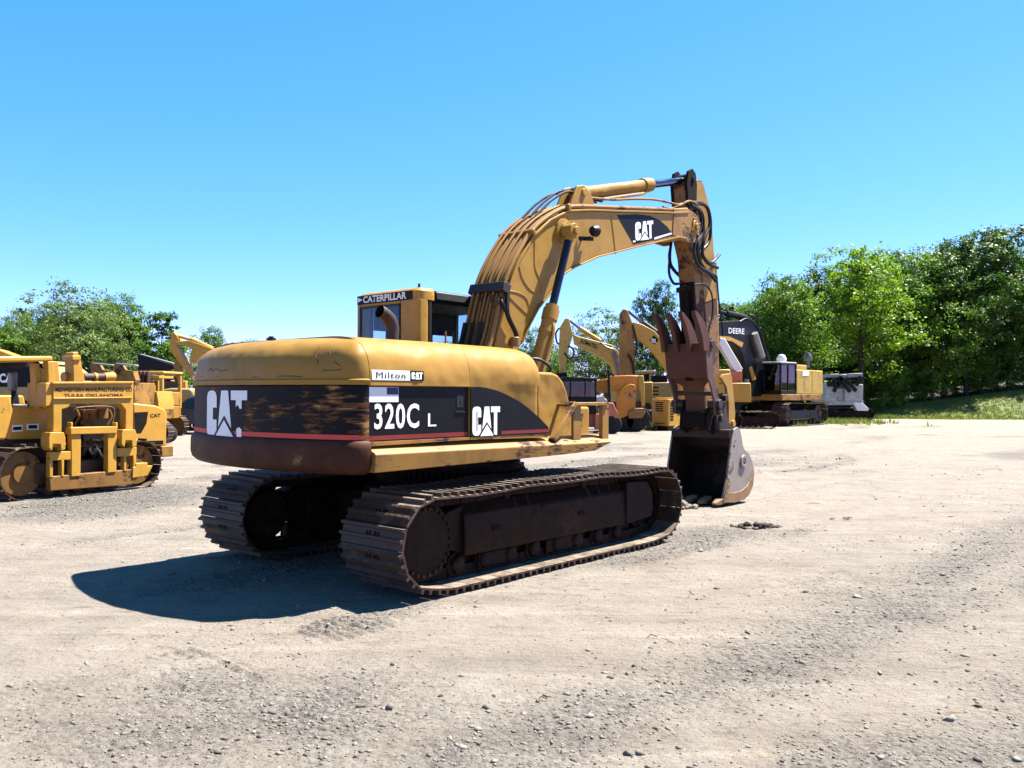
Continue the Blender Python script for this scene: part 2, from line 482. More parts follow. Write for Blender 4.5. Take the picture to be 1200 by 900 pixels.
for i in range(60):
    a = 2*PI*i/60
    sw.bar((.69*math.cos(a), .69*math.sin(a), .87), (.725*math.cos(a), .725*math.sin(a), .87), .035, .06)
sw.build('swing_bearing', M['under'], exc, angle=30)
hm = MB()
hm.cyl((-1.55,-.62,.93),(-1.55,-.62,1.10),.10,n=14); hm.cyl((-1.55,-.62,.90),(-1.55,-.62,.94),.055,n=12)
hm.box(-1.2,-.5,-1.0,-.2,1.0,1.08); hm.box(-2.2,-1.4,.1,.9,1.01,1.08)
hm.build('belly_plate', M['under'], exc, bevel=.01)

# ---- upper frame (skirt + deck)
pf = MB()
pf.loft([[(x,-.32,zt_),(x,-1.20,zt_),(x,-1.375,zt_-.07),(x,-1.385,zt_-.085),(x,-1.375,zb_),(x,-.32,zb_)] for x,zt_,zb_ in ((-2.33,1.305,1.075),(.2,1.285,1.10),(.74,1.28,1.115),(1.02,1.28,1.19),(1.035,1.28,1.195))])
pf.prism([(-2.33,1.285),(1.45,1.235),(1.45,1.215),(1.25,1.115),(.2,1.10),(-2.33,1.075)], .32, 1.365)
pf.prism([(-2.33,1.24),(.9,1.22),(.9,1.10),(-2.33,1.08)], -.318, .318)
pf.build('revolving_frame', M['rusty'], exc, bevel=.012)

HW = 1.34
CWX, CWR = .55, 3.32
def outline(d, xf=-2.335):
    hw = HW - d; Rr = CWR - d; rf = max(.22 - d, .03)
    yc = hw - rf; xr = -math.sqrt((Rr-rf)**2 - yc**2); xc = CWX + xr
    pts = [(xf, -hw)]
    a1 = math.atan2(-yc, xr)
    if a1 > -PI/2: a1 -= 2*PI
    for i in range(9):
        a = -PI/2 + (a1+PI/2)*i/8
        pts.append((xc + rf*math.cos(a), -yc + rf*math.sin(a)))
    b0, b1 = math.atan2(-yc, xr) % (2*PI), math.atan2(yc, xr) % (2*PI)
    for i in range(1, 40):
        a = b0 + (b1-b0)*i/40
        pts.append((CWX + Rr*math.cos(a), Rr*math.sin(a)))
    for i in range(9):
        a = -(a1 + (-PI/2-a1)*i/8)
        pts.append((xc + rf*math.cos(a), yc + rf*math.sin(a)))
    pts.append((xf, hw))
    return pts
HOOD_PROF = [(.035,1.795),(.035,1.88),(.044,1.96),(.066,2.03),(.10,2.085),(.15,2.135),(.22,2.172),(.31,2.198),(.42,2.211),(.55,2.216)]
cw = MB()
prof = [(.20,1.045),(.06,1.06),(.015,1.10),(.0,1.15),(.0,1.27),(.008,1.315),(.030,1.335)]
cw.loft([[(x,y,z) for x,y in outline(d)] for d,z in prof], 0)
cwo = cw.build('counterweight', [M['cwbase']], exc, angle=40)
cb2 = MB(); cb2.loft([[(x,y,z) for x,y in outline(d)] for d,z in [(.06,1.332),(.034,1.338),(.034,1.785),(.06,1.792)]], 0)
cb2.build('counterweight_band', M['cwband'], cwo, angle=40)
ch2 = MB(); ch2.loft([[(x,y,z) for x,y in outline(d)] for d,z in [(.08,1.79)]+[(.022,1.795),(.018,1.80),(.018,1.835),(.036,1.845)]+HOOD_PROF[1:]+[(.62,2.216)]], 0)
ch2.build('counterweight_cover', M['hood'], cwo, angle=40)
bl = MB(); bl.cyl((-2.35,.1,2.215),(-2.35,.1,2.235),.045,n=12); bl.cyl((-2.35,.1,2.235),(-2.35,.1,2.25),.025,n=8)
bl.build('lifting_eye', M['dark'], cwo)
# scratches and creases in the cover's paint
def cover_pt(y, z, l=.001):
    d = float(np.interp(z, [q for p, q in HOOD_PROF], [p for p, q in HOOD_PROF])); r = CWR-d+l
    return (CWX-math.sqrt(r*r-y*y), y, z)
for pts in ([(.66,1.93),(.60,1.955),(.55,1.93),(.47,1.945),(.36,1.925),(.22,1.935)],[(-.90,2.04),(-.95,1.97)],[(-1.0,2.08),(-1.08,2.0),(-1.15,1.95)],[(-1.0,1.91),(-1.17,1.915)],[(-.88,2.11),(-.88,2.06)],[(.9,1.88),(.4,1.875)],[(-.2,1.86),(-.62,1.868),(-.8,1.86)]):
    m = MB(); m.tube([cover_pt(y,z) for y,z in pts], .0035, n=5, smooth=3); m.build('paint_scratch', M['exh'], cwo)
# logo on the curved rear
def cwmap(y0, z0, d=.034):
    Rr = CWR - d; a0 = PI - math.asin(y0/Rr)
    def f(u, v, l):
        a = a0 + u/Rr
        return (CWX + (Rr+l)*math.cos(a), (Rr+l)*math.sin(a), z0+v)
    return f
logo('logo_lettering', cwmap(.665, 1.32), .80, .425, cwo, cuts=3,
     tcut=[[(.665,1),(1,1),(1,.80),(.895,.80),(.895,.62),(.855,.62),(.82,.70),(.775,.66),(.775,.80),(.665,.80)], [(.80,0),(.895,0),(.895,.19),(.85,.24),(.79,.20)]])
# ---- engine hood and doors (right side of the machine)
def hood_section(x, e=0., yin=-.30, zb=1.305, lo=.062):
    L = [(x, -(HW-lo-e), zb)]
    L.append((x, -(HW-lo-e), 1.785)); L.append((x, -(HW-.035-e), 1.792))
    for d, z in HOOD_PROF[1:]:
        L.append((x, -(HW-d-e*.6), z - e*.55*max(0, (z-1.79)/.42)))
    L.append((x, yin, 2.218 - e*.55)); L.append((x, yin, zb))
    return L
hd = MB(); hd.loft([hood_section(x) for x in (-2.328, -1.9, -1.5, -1.150)])
hdo = hd.build('engine_door', [M['hood']], exc, angle=40)
hf = MB(); hf.loft([hood_section(x, e, lo=.0365) for x, e in ((-1.143,.004),(-.8,.008),(-.45,.012),(-.20,.02),(-.11,.05),(-.055,.10),(-.02,.18),(-.005,.27))])
hfo = hf.build('pump_door', [M['hood']], exc, angle=40)
hl = MB(); hl.loft([[(x, -y, z) for x, y, z in hood_section(q, 0, -.1)] for q in (-2.328, -.45)])
hl.box(-2.328,-.45,-.29,.09,1.3,2.213)
hl.build('engine_hood', M['hood'], exc, angle=40)
YS = -(HW-.062)   # side plane of the doors
bp = MB()
bp.prism([(-2.326,1.325),(-1.152,1.325),(-1.152,1.787),(-2.326,1.787)], YS-.004, YS+.01)
bpo = bp.build('door_panel', M['black'], hdo)
ap = MB()
arch = [(-1.141,1.787),(-1.02,1.79),(-.92,1.78),(-.78,1.757),(-.62,1.712),(-.46,1.655),(-.31,1.583),(-.14,1.485),(.0,1.39),(.012,1.36),(.012,1.325),(-1.141,1.325)]
YA = -(HW-.0365) - .003
ap.prism(arch, YA-.003, YA+.06)
apo = ap.build('arch_panel', M['black'], hfo)
yb = MB()   # body skin under the arch front corner
yb.prism([(-1.141,1.30),(.005,1.28),(.005,1.323),(-1.141,1.323)], YA, YA+.05)
yb.prism([(-2.326,1.29),(-1.152,1.30),(-1.152,1.323),(-2.326,1.323)], YS-.03, YS+.04)
yb.build('door_sill', M['rusty'], hdo)
rs = MB(); rs.box(-2.324,-1.153,YS-.0065,YS-.0045,1.335,1.372); rs.build('red_stripe', M['red'], bpo)
rs = MB(); rs.box(-.72,.011,YA-.0065,YA-.0045,1.335,1.368); rs.build('red_stripe', M['red'], apo)
lt = MB(); lt.box(-1.30,-1.215,YS-.008,YS-.002,1.60,1.715); lt.box(-1.315,-1.195,YS-.014,YS-.002,1.555,1.565,1); lt.box(-1.25,-1.235,YS-.012,YS-.002,1.64,1.67,1)
lt.build('door_latch', [M['dark'], M['exh']], hdo)
side = lambda x0, z0, y: (lambda u, v, l: (x0+u, y-l, z0+v))
text_on('model_lettering', '320C', side(-2.262,1.425,YS-.004), .50, .215, M['white'], bpo, bold=.022, space=1.12)
text_on('model_suffix', 'L', side(-1.655,1.435,YS-.004), .10, .115, M['white'], bpo, bold=.0)
st = MB(); st.box(-2.318,-2.0,YS-.0075,YS-.0045,1.652,1.778); st.box(-2.13,-2.004,YS-.0085,YS-.007,1.715,1.775,1)
st.build('sticker', [M['whitec'], M['blue']], bpo)
logo('logo_lettering', side(-1.120,1.335,YA-.003), .38, .27, apo)
def hoodmap(x0, z0):
    # on the upper skin of the engine door
    zz = [z for d, z in HOOD_PROF]; dd = [d for d, z in HOOD_PROF]
    def f(u, v, l):
        z = z0+v; d = np.interp(z, zz, dd); return (x0+u, -(HW-d)-l, z)
    return f
flat_polys('dealer_plate', [([(0,0),(.42,0),(.42,.085),(0,.085)],0,.004), ([(.42,0),(.58,0),(.58,.085),(.42,.085)],1,.0042)], hoodmap(-2.31,1.835), [M['whitec'], M['black']], hdo, cuts=3)
text_on('dealer_lettering', 'Milton', hoodmap(-2.265,1.852), .32, .052, M['black'], hdo, bold=.0, space=1.15, lift=.0065)
hm2 = hoodmap(-1.875,1.848); logo('logo_lettering', (lambda u, v, l: hm2(u, v, l+.004)), .13, .06, hdo)
# ---- fuel tank, tool box and guard at the right front
tk = MB()
tk.prism([(.0,1.24),(.60,1.24),(.575,1.60),(.52,1.75),(.45,1.86),(.36,1.93),(.26,1.955),(.0,1.955)], -1.16, -.42)
tk.build('fuel_tank', M['hood'], exc, bevel=.03, segs=3)
tb = MB(); tb.box(.30,.98,-1.12,-.55,1.245,1.585)
tbo = tb.build('tool_box', M['boom'], exc, bevel=.025, segs=3)
text_on('number_lettering', '537', (lambda u, v, l: (.66+u, -1.12-l, 1.40+v)), .20, .11, M['exh'], tbo, bold=.0)
ul = MB(); ul.box(.65,.84,-1.1225,-1.1205,1.375,1.382); ul.build('number_underline', M['exh'], tbo)
gd = MB()
gd.bar((1.0,-1.30,1.22),(1.0,-1.30,1.635),.05,.12,up=(1,0,0)); gd.bar((.49,-1.30,1.24),(.49,-1.30,1.61),.03,.14,up=(1,0,0))
gd.bar((.36,-1.30,1.62),(1.03,-1.30,1.62),.10,.035); gd.bar((.41,-1.325,1.63),(.03,-1.335,1.245),.055,.075,up=(0,1,0))
gd.bar((.36,-.6,1.61),(.36,-1.30,1.61),.05,.03)
gd.build('guard_frame', M['rusty'], exc, bevel=.006)
bk = MB(); bk.box(.02,.25,-.95,-.5,1.95,2.10); bk.tube([(.3,-1.0,1.90),(.36,-1.05,2.0),(.2,-1.0,2.1),(.05,-.9,2.07)],.018,smooth=4)
bk.build('tank_cap', M['dark'], exc, bevel=.01)
# ---- exhaust
ex = MB(); ex.tube([(-1.27,-.35,2.15),(-1.27,-.35,2.28),(-1.265,-.35,2.37),(-1.30,-.35,2.45),(-1.375,-.35,2.505),(-1.43,-.35,2.525)], [.066,.066,.066,.066,.064,.064], n=14, smooth=5, caps=False)
ex.tube([(-1.43,-.35,2.525),(-1.375,-.35,2.505),(-1.30,-.35,2.45),(-1.265,-.35,2.37),(-1.27,-.35,2.28)], .059, n=14, smooth=5, caps=False, mat=1)
ex.build('exhaust_pipe', [M['exh'], M['under']], exc, angle=60)
# ---- cab
CX0, CX1, CY0, CY1, CZ1 = -.27, 1.42, .36, 1.47, 2.94
cab = MB()
def rrect(x0, x1, y0, y1, r, n=4):
    P = []
    for cx, cy, a in ((x1-r,y0+r,-PI/2),(x1-r,y1-r,0),(x0+r,y1-r,PI/2),(x0+r,y0+r,PI)):
        for i in range(n+1):
            t = a + PI/2*i/n; P.append((cx+r*math.cos(t), cy+r*math.sin(t)))
    return P
# roof: yellow rear cap with rounded edges
roof = [(0,2.80),(0,2.90),(.02,2.925),(.06,2.94),(.14,2.947)]
cab.loft([[(x,y,z) for x,y in rrect(CX0+d,CX0+.30,CY0+d,CY1-d,max(.10-d,.02))] for d,z in roof])
# rear pillars, sill, lower body
cab.prism(rrect(CX0,CX0+.17,CY0,.69,.045), 1.3, 2.80, 'z')
cab.prism(rrect(CX0,CX0+.17,1.40,CY1,.025), 1.3, 2.80, 'z')
cab.box(CX0+.012,CX0+.10,.68,1.41,1.3,2.30); cab.box(CX0+.010,CX0+.10,.68,1.41,2.765,2.805)
cab.box(CX0+.16,CX1,CY0+.01,CY0+.06,1.3,2.02); cab.box(CX0+.16,CX1,CY1-.06,CY1-.01,1.3,2.02); cab.box(CX1-.05,CX1,CY0,CY1,1.3,1.75)
cabo = cab.build('cab', M['boom'], exc, bevel=.012)
tr = MB()
tr.loft([[(x, CY0+.015+e, z0), (x, CY1-.015-e, z0), (x, CY1-.03-e, z1-.02), (x, CY1-.10-e, z1), (x, CY0+.10+e, z1), (x, CY0+.03+e, z1-.02)] for x, z0, z1, e in ((CX0+.302,2.815,2.93,0),(.6,2.81,2.925,0),(CX1-.08,2.80,2.90,.0),(CX1+.02,2.79,2.86,.02))])
tr.build('roof_trim', M['dark'], cabo, bevel=.01)
pl = MB()
pl.box(CX0+.172,CX0+.215,CY0+.008,CY0+.06,2.0,2.82)
pl.box(CX1-.06,CX1,CY0+.02,CY0+.07,1.7,2.81); pl.box(CX1-.06,CX1,CY1-.07,CY1-.02,1.7,2.81)
pl.box(.55,.61,CY1-.06,CY1-.015,2.0,2.81); pl.box(CX0+.172,CX1,CY0+.012,CY0+.055,2.0,2.05); pl.box(CX0+.172,CX1,CY1-.055,CY1-.012,2.0,2.05)
pl.box(CX0+.172,CX0+.215,CY1-.06,CY1-.008,2.0,2.82)
for (y0,y1,z0,z1) in ((.678,.70,2.30,2.77),(1.388,1.412,2.30,2.77),(.678,1.412,2.745,2.77),(.678,1.412,2.295,2.315)):
    pl.box(CX0-.004,CX0+.03,y0,y1,z0,z1)
pl.build('window_frame', M['dark'], cabo, bevel=.006)
def pane(name, P, parent, mat=None):
    a = Vector(P[1])-Vector(P[0]); b = Vector(P[3])-Vector(P[0]); n = a.cross(b).normalized()*.003
    m = MB(); v = [Vector(q)-n for q in P]+[Vector(q)+n for q in P]
    k = len(P); m.add(v, [tuple(range(k)), tuple(range(2*k-1,k-1,-1))]+[(i,i+k,(i+1)%k+k,(i+1)%k) for i in range(k)])
    return m.build(name, mat or M['glass'], parent)
pane('rear_window', [(CX0+.008,.70,2.315),(CX0+.008,1.39,2.315),(CX0+.008,1.39,2.745),(CX0+.008,.70,2.745)], cabo)
pane('side_window', [(CX0+.216,CY0+.03,2.05),(CX1-.061,CY0+.03,2.05),(CX1-.061,CY0+.03,2.80),(CX0+.216,CY0+.03,2.81)], cabo)
pane('side_window', [(CX0+.216,CY1-.03,2.05),(.549,CY1-.03,2.05),(.549,CY1-.03,2.80),(CX0+.216,CY1-.03,2.81)], cabo)
pane('side_window', [(.611,CY1-.03,2.05),(CX1-.061,CY1-.03,2.05),(CX1-.061,CY1-.03,2.80),(.611,CY1-.03,2.80)], cabo)
pane('windscreen', [(CX1-.02,CY0+.07,1.76),(CX1-.02,CY1-.07,1.76),(CX1-.02,CY1-.07,2.79),(CX1-.02,CY0+.07,2.79)], cabo)
st = MB(); st.box(.15,.65,.62,1.12,1.55,1.95); st.loft([[(x,.64+e,z),(x,1.10-e,z),(x+.12,1.10-e,z),(x+.12,.64+e,z)] for x,z,e in ((.16,1.95,0),(.08,2.3,.02),(.04,2.45,.07))])
st.loft([[(.05,.78,2.45),(.05,.96,2.45),(.13,.96,2.45),(.13,.78,2.45)],[(.03,.76,2.62),(.03,.98,2.62),(.10,.98,2.62),(.10,.76,2.62)]])
st.box(.45,1.0,.42,.60,1.5,2.08); st.box(.45,1.0,1.16,1.33,1.5,2.08); st.cyl((.95,.5,2.05),(.98,.5,2.28),.018); st.cyl((.95,1.25,2.05),(.98,1.25,2.28),.018)
st.build('driver_seat', M['interior'], cabo, bevel=.03)
hdl = MB(); hdl.box(CX0+.31,CX1-.1,CY0+.08,CY1-.08,2.775,2.80); hdl.box(CX0+.23,CX1-.07,CY1-.06,CY1-.04,2.50,2.79); hdl.box(CX0+.42,.95,CY1-.055,CY1-.045,2.05,2.51)
hdl.build('headliner_and_dark_panels', M['interior'], cabo)  # headliner, plus dark panels added at the far window to darken the view through
cp = MB(); cp.box(CX0-.004,CX0+.02,.46,1.455,2.80,2.905); cpo = cp.build('name_panel', M['black'], cabo)
text_on('cab_lettering', 'CATERPILLAR', (lambda u, v, l: (CX0-.004-l, 1.34-u, 2.813+v)), .78, .082, M['whitec'], cpo, bold=.03)
mk = flat_polys('cab_mark', [([(0,.0),(.09,.03),(0,.06)],0,.003)], (lambda u, v, l: (CX0-.004-l, 1.44-u, 2.825+v)), [M['whitec']], cpo)
an = MB(); an.cyl((CX0+.08,.44,2.94),(CX0+.08,.44,2.985),.014); an.tube([(.3,.40,2.02),(.3,.385,2.25),(.3,.38,2.42)],.009); an.build('aerial', M['dark'], cabo)
hr = MB(); hr.tube([(.1,.30,2.22),(.1,.30,2.45)],.012); hr.build('handrail', M['pipe'], exc)

# ---- boom
BH = .235
rear = [(.10,1.75),(.20,2.0),(.38,2.33),(.57,2.93),(.75,3.26),(1.05,3.63),(1.36,3.86),(1.72,4.03),(2.2,4.12),(2.76,4.20),(3.5,4.31),(4.33,4.43),(4.72,4.50)]
low = [(4.80,4.44),(4.86,4.28),(4.80,4.15),(4.68,4.11),(4.42,4.10),(3.28,3.80),(2.36,3.55),(1.84,3.35),(1.54,3.20),(1.42,3.03),(1.12,2.77),(.95,2.55),(.83,2.35),(.62,1.95),(.45,1.68)]
bm_ = MB(); bm_.prism(rear+low, -BH, BH)
bmo = bm_.build('boom', [M['boom']], exc, bevel=.012)
# welded rims of the top and bottom plates stand proud of the side plates
rim = MB()
def strip(path, y0, y1, t, mb, mat=0, side=1):
    n = len(path); secs = []
    for i, (x, z) in enumerate(path):
        a = path[max(i-1,0)]; b = path[min(i+1,n-1)]
        dx, dz = b[0]-a[0], b[1]-a[1]; l = math.hypot(dx, dz); nx, nz = -dz/l*t*side, dx/l*t*side
        secs.append([(x-nx*.1,y0,z-nz*.1),(x-nx*.1,y1,z-nz*.1),(x+nx,y1,z+nz),(x+nx,y0,z+nz)])
    mb.loft(secs, mat)
strip(rear[2:], -BH-.025, BH+.025, .022, rim)
strip(low[3:13], -BH-.025, BH+.025, .020, rim)
rim.build('boom_flange', M['boom'], bmo, bevel=.004)
# boom nose: thick end casting around the pivot, its shade put in as rusty brown
ns = MB()
for s in (-1, 1):
    ns.prism([(4.25,4.10),(4.30,4.50),(4.62,4.56),(4.85,4.56),(5.02,4.48),(5.10,4.34),(5.08,4.20),(4.98,4.09),(4.80,4.05),(4.5,4.06)], s*(BH-.03), s*(BH+.012))
ns.cyl((4.93,-BH-.03,4.32),(4.93,BH+.03,4.32),.10,n=20); ns.cyl((4.93,-BH-.06,4.32),(4.93,BH+.06,4.32),.05,n=16)
for a in range(4):
    t = a*PI/2+.5; ns.cyl((4.93+.13*math.cos(t),-BH-.035,4.32+.13*math.sin(t)),(4.93+.13*math.cos(t),-BH-.012,4.32+.13*math.sin(t)),.02,n=6)
ns.build('boom_nose', M['rusty'], bmo, bevel=.008)
# ribs / weld seams seen on the side plate
def arcpts(cx, cz, r, a0, a1, n=14): return [(cx+r*math.cos(a0+(a1-a0)*i/n), cz+r*math.sin(a0+(a1-a0)*i/n)) for i in range(n+1)]
for pts, y in ((arcpts(1.78,3.80,.22,R(100),R(260)),-BH), (EF.xz([(625,278),(625,300),(626,315),(633,332),(632,343)],-BH),-BH), (EF.xz([(607,312),(611,326),(620,339),(631,344)],-BH),-BH),
               (EF.xz([(596,341),(606,343),(616,350),(621,368)],-BH),-BH), (EF.xz([(594,346),(606,358),(620,371)],-BH),-BH), (EF.xz([(714,250),(717,272),(720,297)],-BH),-BH), (EF.xz([(663,252),(665,262),(668,268)],-BH),-BH)):
    sm = MB(); sm.tube([(x,y-.001,z) for x,z in pts], .0075, n=6, smooth=3); sm.build('weld_seam', M['boom'], bmo)
bs = MB(); bs.lathe([(.0,.0),(.16,.0),(.155,.03),(.10,.04),(.10,.10),(.0,.10)], (1.62,-BH,3.77), 'y', 26, flip=-1); bs.lathe([(.0,.0),(.16,.0),(.155,.03),(.10,.04),(.10,.10),(.0,.10)], (1.62,BH,3.77), 'y', 26)
bs.build('pin_boss', M['boom'], bmo, angle=30)
# black decal with the emblem
dk = EF.xz([(721,251),(745,250),(760,251.5),(772,257),(780,264),(787,273),(787,274.5),(741,285)], -BH)
flat_polys('boom_decal', [(dk,0,0)], (lambda u, v, l: (u, -BH-.003, v)), [M['black']], bmo)
p0 = EF.p(743,281,y=-BH); p1 = EF.p(764,278,y=-BH); p2 = EF.p(741,259,y=-BH)
ux = Vector(((p1.x-p0.x)/1.0, (p1.z-p0.z)/1.0)); uz = Vector((p2.x-p0.x+.03, p2.z-p0.z))
logo('logo_lettering', (lambda u, v, l: (p0.x+ux.x*u+uz.x*v, -BH-.0035-l*.6, p0.z+ux.y*u+uz.y*v)), 1, 1, bmo)
wl = EF.xz([(765,277),(785,271),(785.5,273),(765,279.5)], -BH); wl2 = EF.xz([(740,281),(743,280.5),(743,282.5),(740,283)], -BH)
flat_polys('white_line', [(wl,0,0),(wl2,0,0)], (lambda u, v, l: (u, -BH-.006, v)), [M['white']], bmo)
# work lamp
lp = MB()
lp.tube([(2.0,-BH,3.72),(2.0,-BH-.08,3.72),(2.02,-BH-.14,3.73)],.02,smooth=3); lp.bar((1.93,-BH-.02,3.72),(2.12,-BH-.10,3.73),.03,.05)
lp.lathe([(.02,-.085),(.05,-.075),(.074,-.025),(.076,.02),(.062,.03),(.0,.03)], (2.13,-BH-.13,3.83), 'x', 18)
lp.build('work_lamp', M['hose'], bmo, angle=40)
# pipes along the back of the boom
def offpath(t, i0=2, i1=None):
    P = rear[i0:i1]; out = []
    for i, (x, z) in enumerate(P):
        a = P[max(i-1,0)]; b = P[min(i+1,len(P)-1)]; dx, dz = b[0]-a[0], b[1]-a[1]; l = math.hypot(dx, dz)
        out.append((x-dz/l*t, z+dx/l*t))
    return out
for y, t, r, i1 in ((-.215,.058,.030,13),(-.145,.05,.020,9),(-.095,.05,.020,9),(-.03,.055,.022,9),(.03,.05,.020,9),(.085,.055,.022,10),(.15,.05,.020,9),(.205,.055,.026,11),(-.12,.095,.016,8),(.0,.09,.016,8),(.12,.10,.016,8),(.20,.10,.016,7)):
    pp = MB(); pp.tube([(x,y,z) for x,z in offpath(t, 1, i1)], r, n=8, smooth=3); pp.build('boom_pipe', M['pipe'], bmo)
for i in (3,5,7):
    cl = MB(); x, z = offpath(.055, 2)[i-2]; a, b = rear[i-1], rear[i+1]; dx, dz = b[0]-a[0], b[1]-a[1]; l = math.hypot(dx,dz)
    cl.bar((x,-BH-.045,z),(x,BH+.045,z),.12 if i==3 else .05,.13 if i==3 else .085,up=(-dz/l,0,dx/l)); cl.build('pipe_clamp', M['exh'] if i == 3 else M['pipe'], bmo, bevel=.01)
def tubes(name, specs, mat, parent, **k):
    for pts, r_, sm_k in specs:
        t = MB(); t.tube(pts, r_, n=8, smooth=sm_k); t.build(name, mat, parent)
HS = [([EF.p(594,345,y=-BH-.03), EF.p(594,368,y=-BH-.06), EF.p(603,388,y=-BH-.06), EF.p(606,398,y=-BH-.05)], .028, 4),
      ([EF.p(586,340,y=-.1),EF.p(587,352,y=-.25),EF.p(592,365,y=-.28),EF.p(600,382,y=-.28)], .02, 4)]
for y in (.18,.05,-.08): HS.append(([(.30,y,2.55),(.24,y,2.35),(.16,y,2.15),(.2,y,1.95)], .026, 4))
for y, lift in ((.12,.30),(.0,.34),(-.10,.28)):
    HS.append(([(1.25,y,3.92),(1.55,y,4.12+lift*.15),(1.9,y,4.22+lift*.42),(2.3,y+.03,4.24+lift*.38),(2.65,y,4.34)], .017, 5))
tubes('boom_hose', HS, M['hose'], bmo)
sp_ = MB(); q = EF.p(603,400,y=-BH-.05); sp_.cyl(q-Vector((0,0,.06)),q+Vector((0,0,.05)),.06,n=12); sp_.build('hose_fitting', M['pipe'], bmo, bevel=.01)
# ---- boom cylinders
for s in (-1, 1):
    pt = Vector((1.56, s*.40, 3.74)); bt = Vector((.82, s*.40, 1.75)); d = (pt-bt).normalized()
    rodend = bt + d*1.08
    c = MB()
    c.cyl(bt, rodend, .088, n=20); c.cyl(rodend-d*.16, rodend-d*.02, .100, n=20); c.cyl(rodend-d*.02, rodend+d*.03, .085, n=20); c.cyl(bt+d*.75, bt+d*.79, .097, n=20)
    c.tube([bt+Vector((.0,s*.12,.1)), bt+d*.5+Vector((0,s*.12,0)), bt+d*.8+Vector((0,s*.11,0)), bt+d*.9+Vector((0,s*.05,0))], .02, smooth=3)
    co = c.build('boom_cylinder', M['boom'], exc, angle=40)
    r = MB(); r.cyl(rodend, pt-d*.05, .05, n=18); r.build('rod', M['rodblue'], co)
    e = MB(); e.cyl((pt.x, pt.y-.075, pt.z),(pt.x, pt.y+.075, pt.z),.095,n=20); e.cyl((pt.x,pt.y-s*.02,pt.z),(pt.x,pt.y+s*.11,pt.z),.05,n=14); e.cyl(pt-d*.14, pt-d*.05,.06,n=16)
    e.build('rod_eye', M['boom'], co, bevel=.008)
# ---- stick cylinder
a = Vector((2.15,0,4.36)); b = Vector((5.03,0,5.10)); d = (b-a).normalized()
brk = MB()
for s in (-1, 1): brk.prism([(1.85,4.06),(2.5,4.16),(2.36,4.40),(2.2,4.48),(2.06,4.44)], s*.085, s*.125)
brk.cyl((2.2,-.15,4.38),(2.2,.15,4.38),.05,n=14)
brk.build('cylinder_bracket', M['boom'], bmo, bevel=.008)
c = MB(); c.cyl(a, a+d*1.88, .088, n=22); c.cyl(a+d*1.70, a+d*1.84, .108, n=22); c.cyl(a+d*1.84, a+d*1.93, .10, n=22); c.cyl(a+d*.2, a+d*.26, .1, n=22)
c.tube([a+d*.25+Vector((0,-.05,-.12)), a+d*.9+Vector((0,-.07,-.12)), a+d*1.6+Vector((0,-.07,-.12)), a+d*1.72+Vector((0,-.05,-.08))], .022, smooth=3)
sco = c.build('stick_cylinder', M['hood'], exc, angle=40)
r = MB(); r.cyl(a+d*1.93, b-d*.05, .058, n=20); r.build('rod', M['rod'], sco)
e = MB(); e.cyl((b.x,-.09,b.z),(b.x,.09,b.z),.095,n=20); e.build('rod_eye', M['dark'], sco, bevel=.006)
# ---- stick
KH = .14
sL = [(4.86,5.04),(4.90,4.72),(4.86,4.36),(4.93,4.10),(5.05,3.85),(5.14,3.25),(5.24,2.52),(5.34,1.9),(5.40,1.45),(5.46,1.22),(5.60,1.14)]
sR = [(5.76,1.22),(5.86,1.45),(5.93,2.0),(5.88,2.87),(5.75,3.95),(5.66,4.55),(5.62,4.70),(5.40,5.06),(5.32,5.13),(5.22,5.13),(5.12,5.08),(5.05,5.0),(5.0,5.0)]
sk = MB(); sk.prism(sL[:1]+sL[1:]+sR, -KH, KH)
sko = sk.build('stick', [M['stick']], exc, bevel=.012)
skd = MB()
for s in (-1, 1): skd.prism([(5.14,5.05),(5.22,5.10),(5.31,5.10),(5.38,5.04),(5.60,4.69),(5.64,4.54),(5.73,3.94),(5.79,3.3),(5.42,3.2),(5.30,3.9),(5.16,4.3)], s*(KH-.002), s*(KH+.006))
skd.build('stick_side', M['boom'], sko)
eb = MB()
for s in (-1, 1): eb.prism([(4.84,5.0),(4.90,5.20),(5.02,5.26),(5.12,5.2),(5.16,5.02),(5.14,4.6),(4.90,4.6)], s*.105, s*.150)
eb.cyl((5.03,-.17,5.10),(5.03,.17,5.10),.045,n=14)
eb.build('stick_ear', M['under'], sko, bevel=.006)
dsc = MB(); dsc.prism([(5.09,3.50),(5.04,3.46),(5.10,2.75),(5.17,2.30),(5.26,2.30)], -KH-.004, KH-.05)
dsc.cyl((4.99,0,3.42),(5.20,0,1.95),.075,n=14); dsc.bar((4.90,-.13,3.38),(5.1,.13,3.38),.12,.08)
dsc.build('thumb_cylinder', M['under'], sko, bevel=.01)
Y = -KH-.06
hose_px = [[(808,236),(820,236),(828,244),(830,262),(824,278),(822,295),(828,306),(840,312)],
           [(806,240),(816,242),(822,252),(822,270),(816,285),(818,302),(826,314),(838,322)],
           [(808,238),(818,246),(820,262),(814,280),(812,296),(818,310),(830,318),(838,328)],
           [(812,236),(826,240),(831,256),(830,280),(822,292),(824,300),(832,306),(842,296)],
           [(813,332),(822,331),(830,336),(834,348),(834,368),(830,385),(831,400)],
           [(839,322),(841,345),(843,362),(846,382),(846,392)]]
tubes('stick_hose', [([EF.p(u,v,y=Y-.02*(k%3)) for u,v in pts], .026 if k < 4 else .014, 5) for k, pts in enumerate(hose_px)] +
      [([EF.p(u,v,y=.2) for u,v in pts], .022, 5) for pts in ([(786,278),(784,295),(785,308),(792,318),(798,320)],[(784,298),(783,318),(788,330),(794,331)],[(785,285),(783,300),(786,312),(795,322)])], M['hose'], sko)
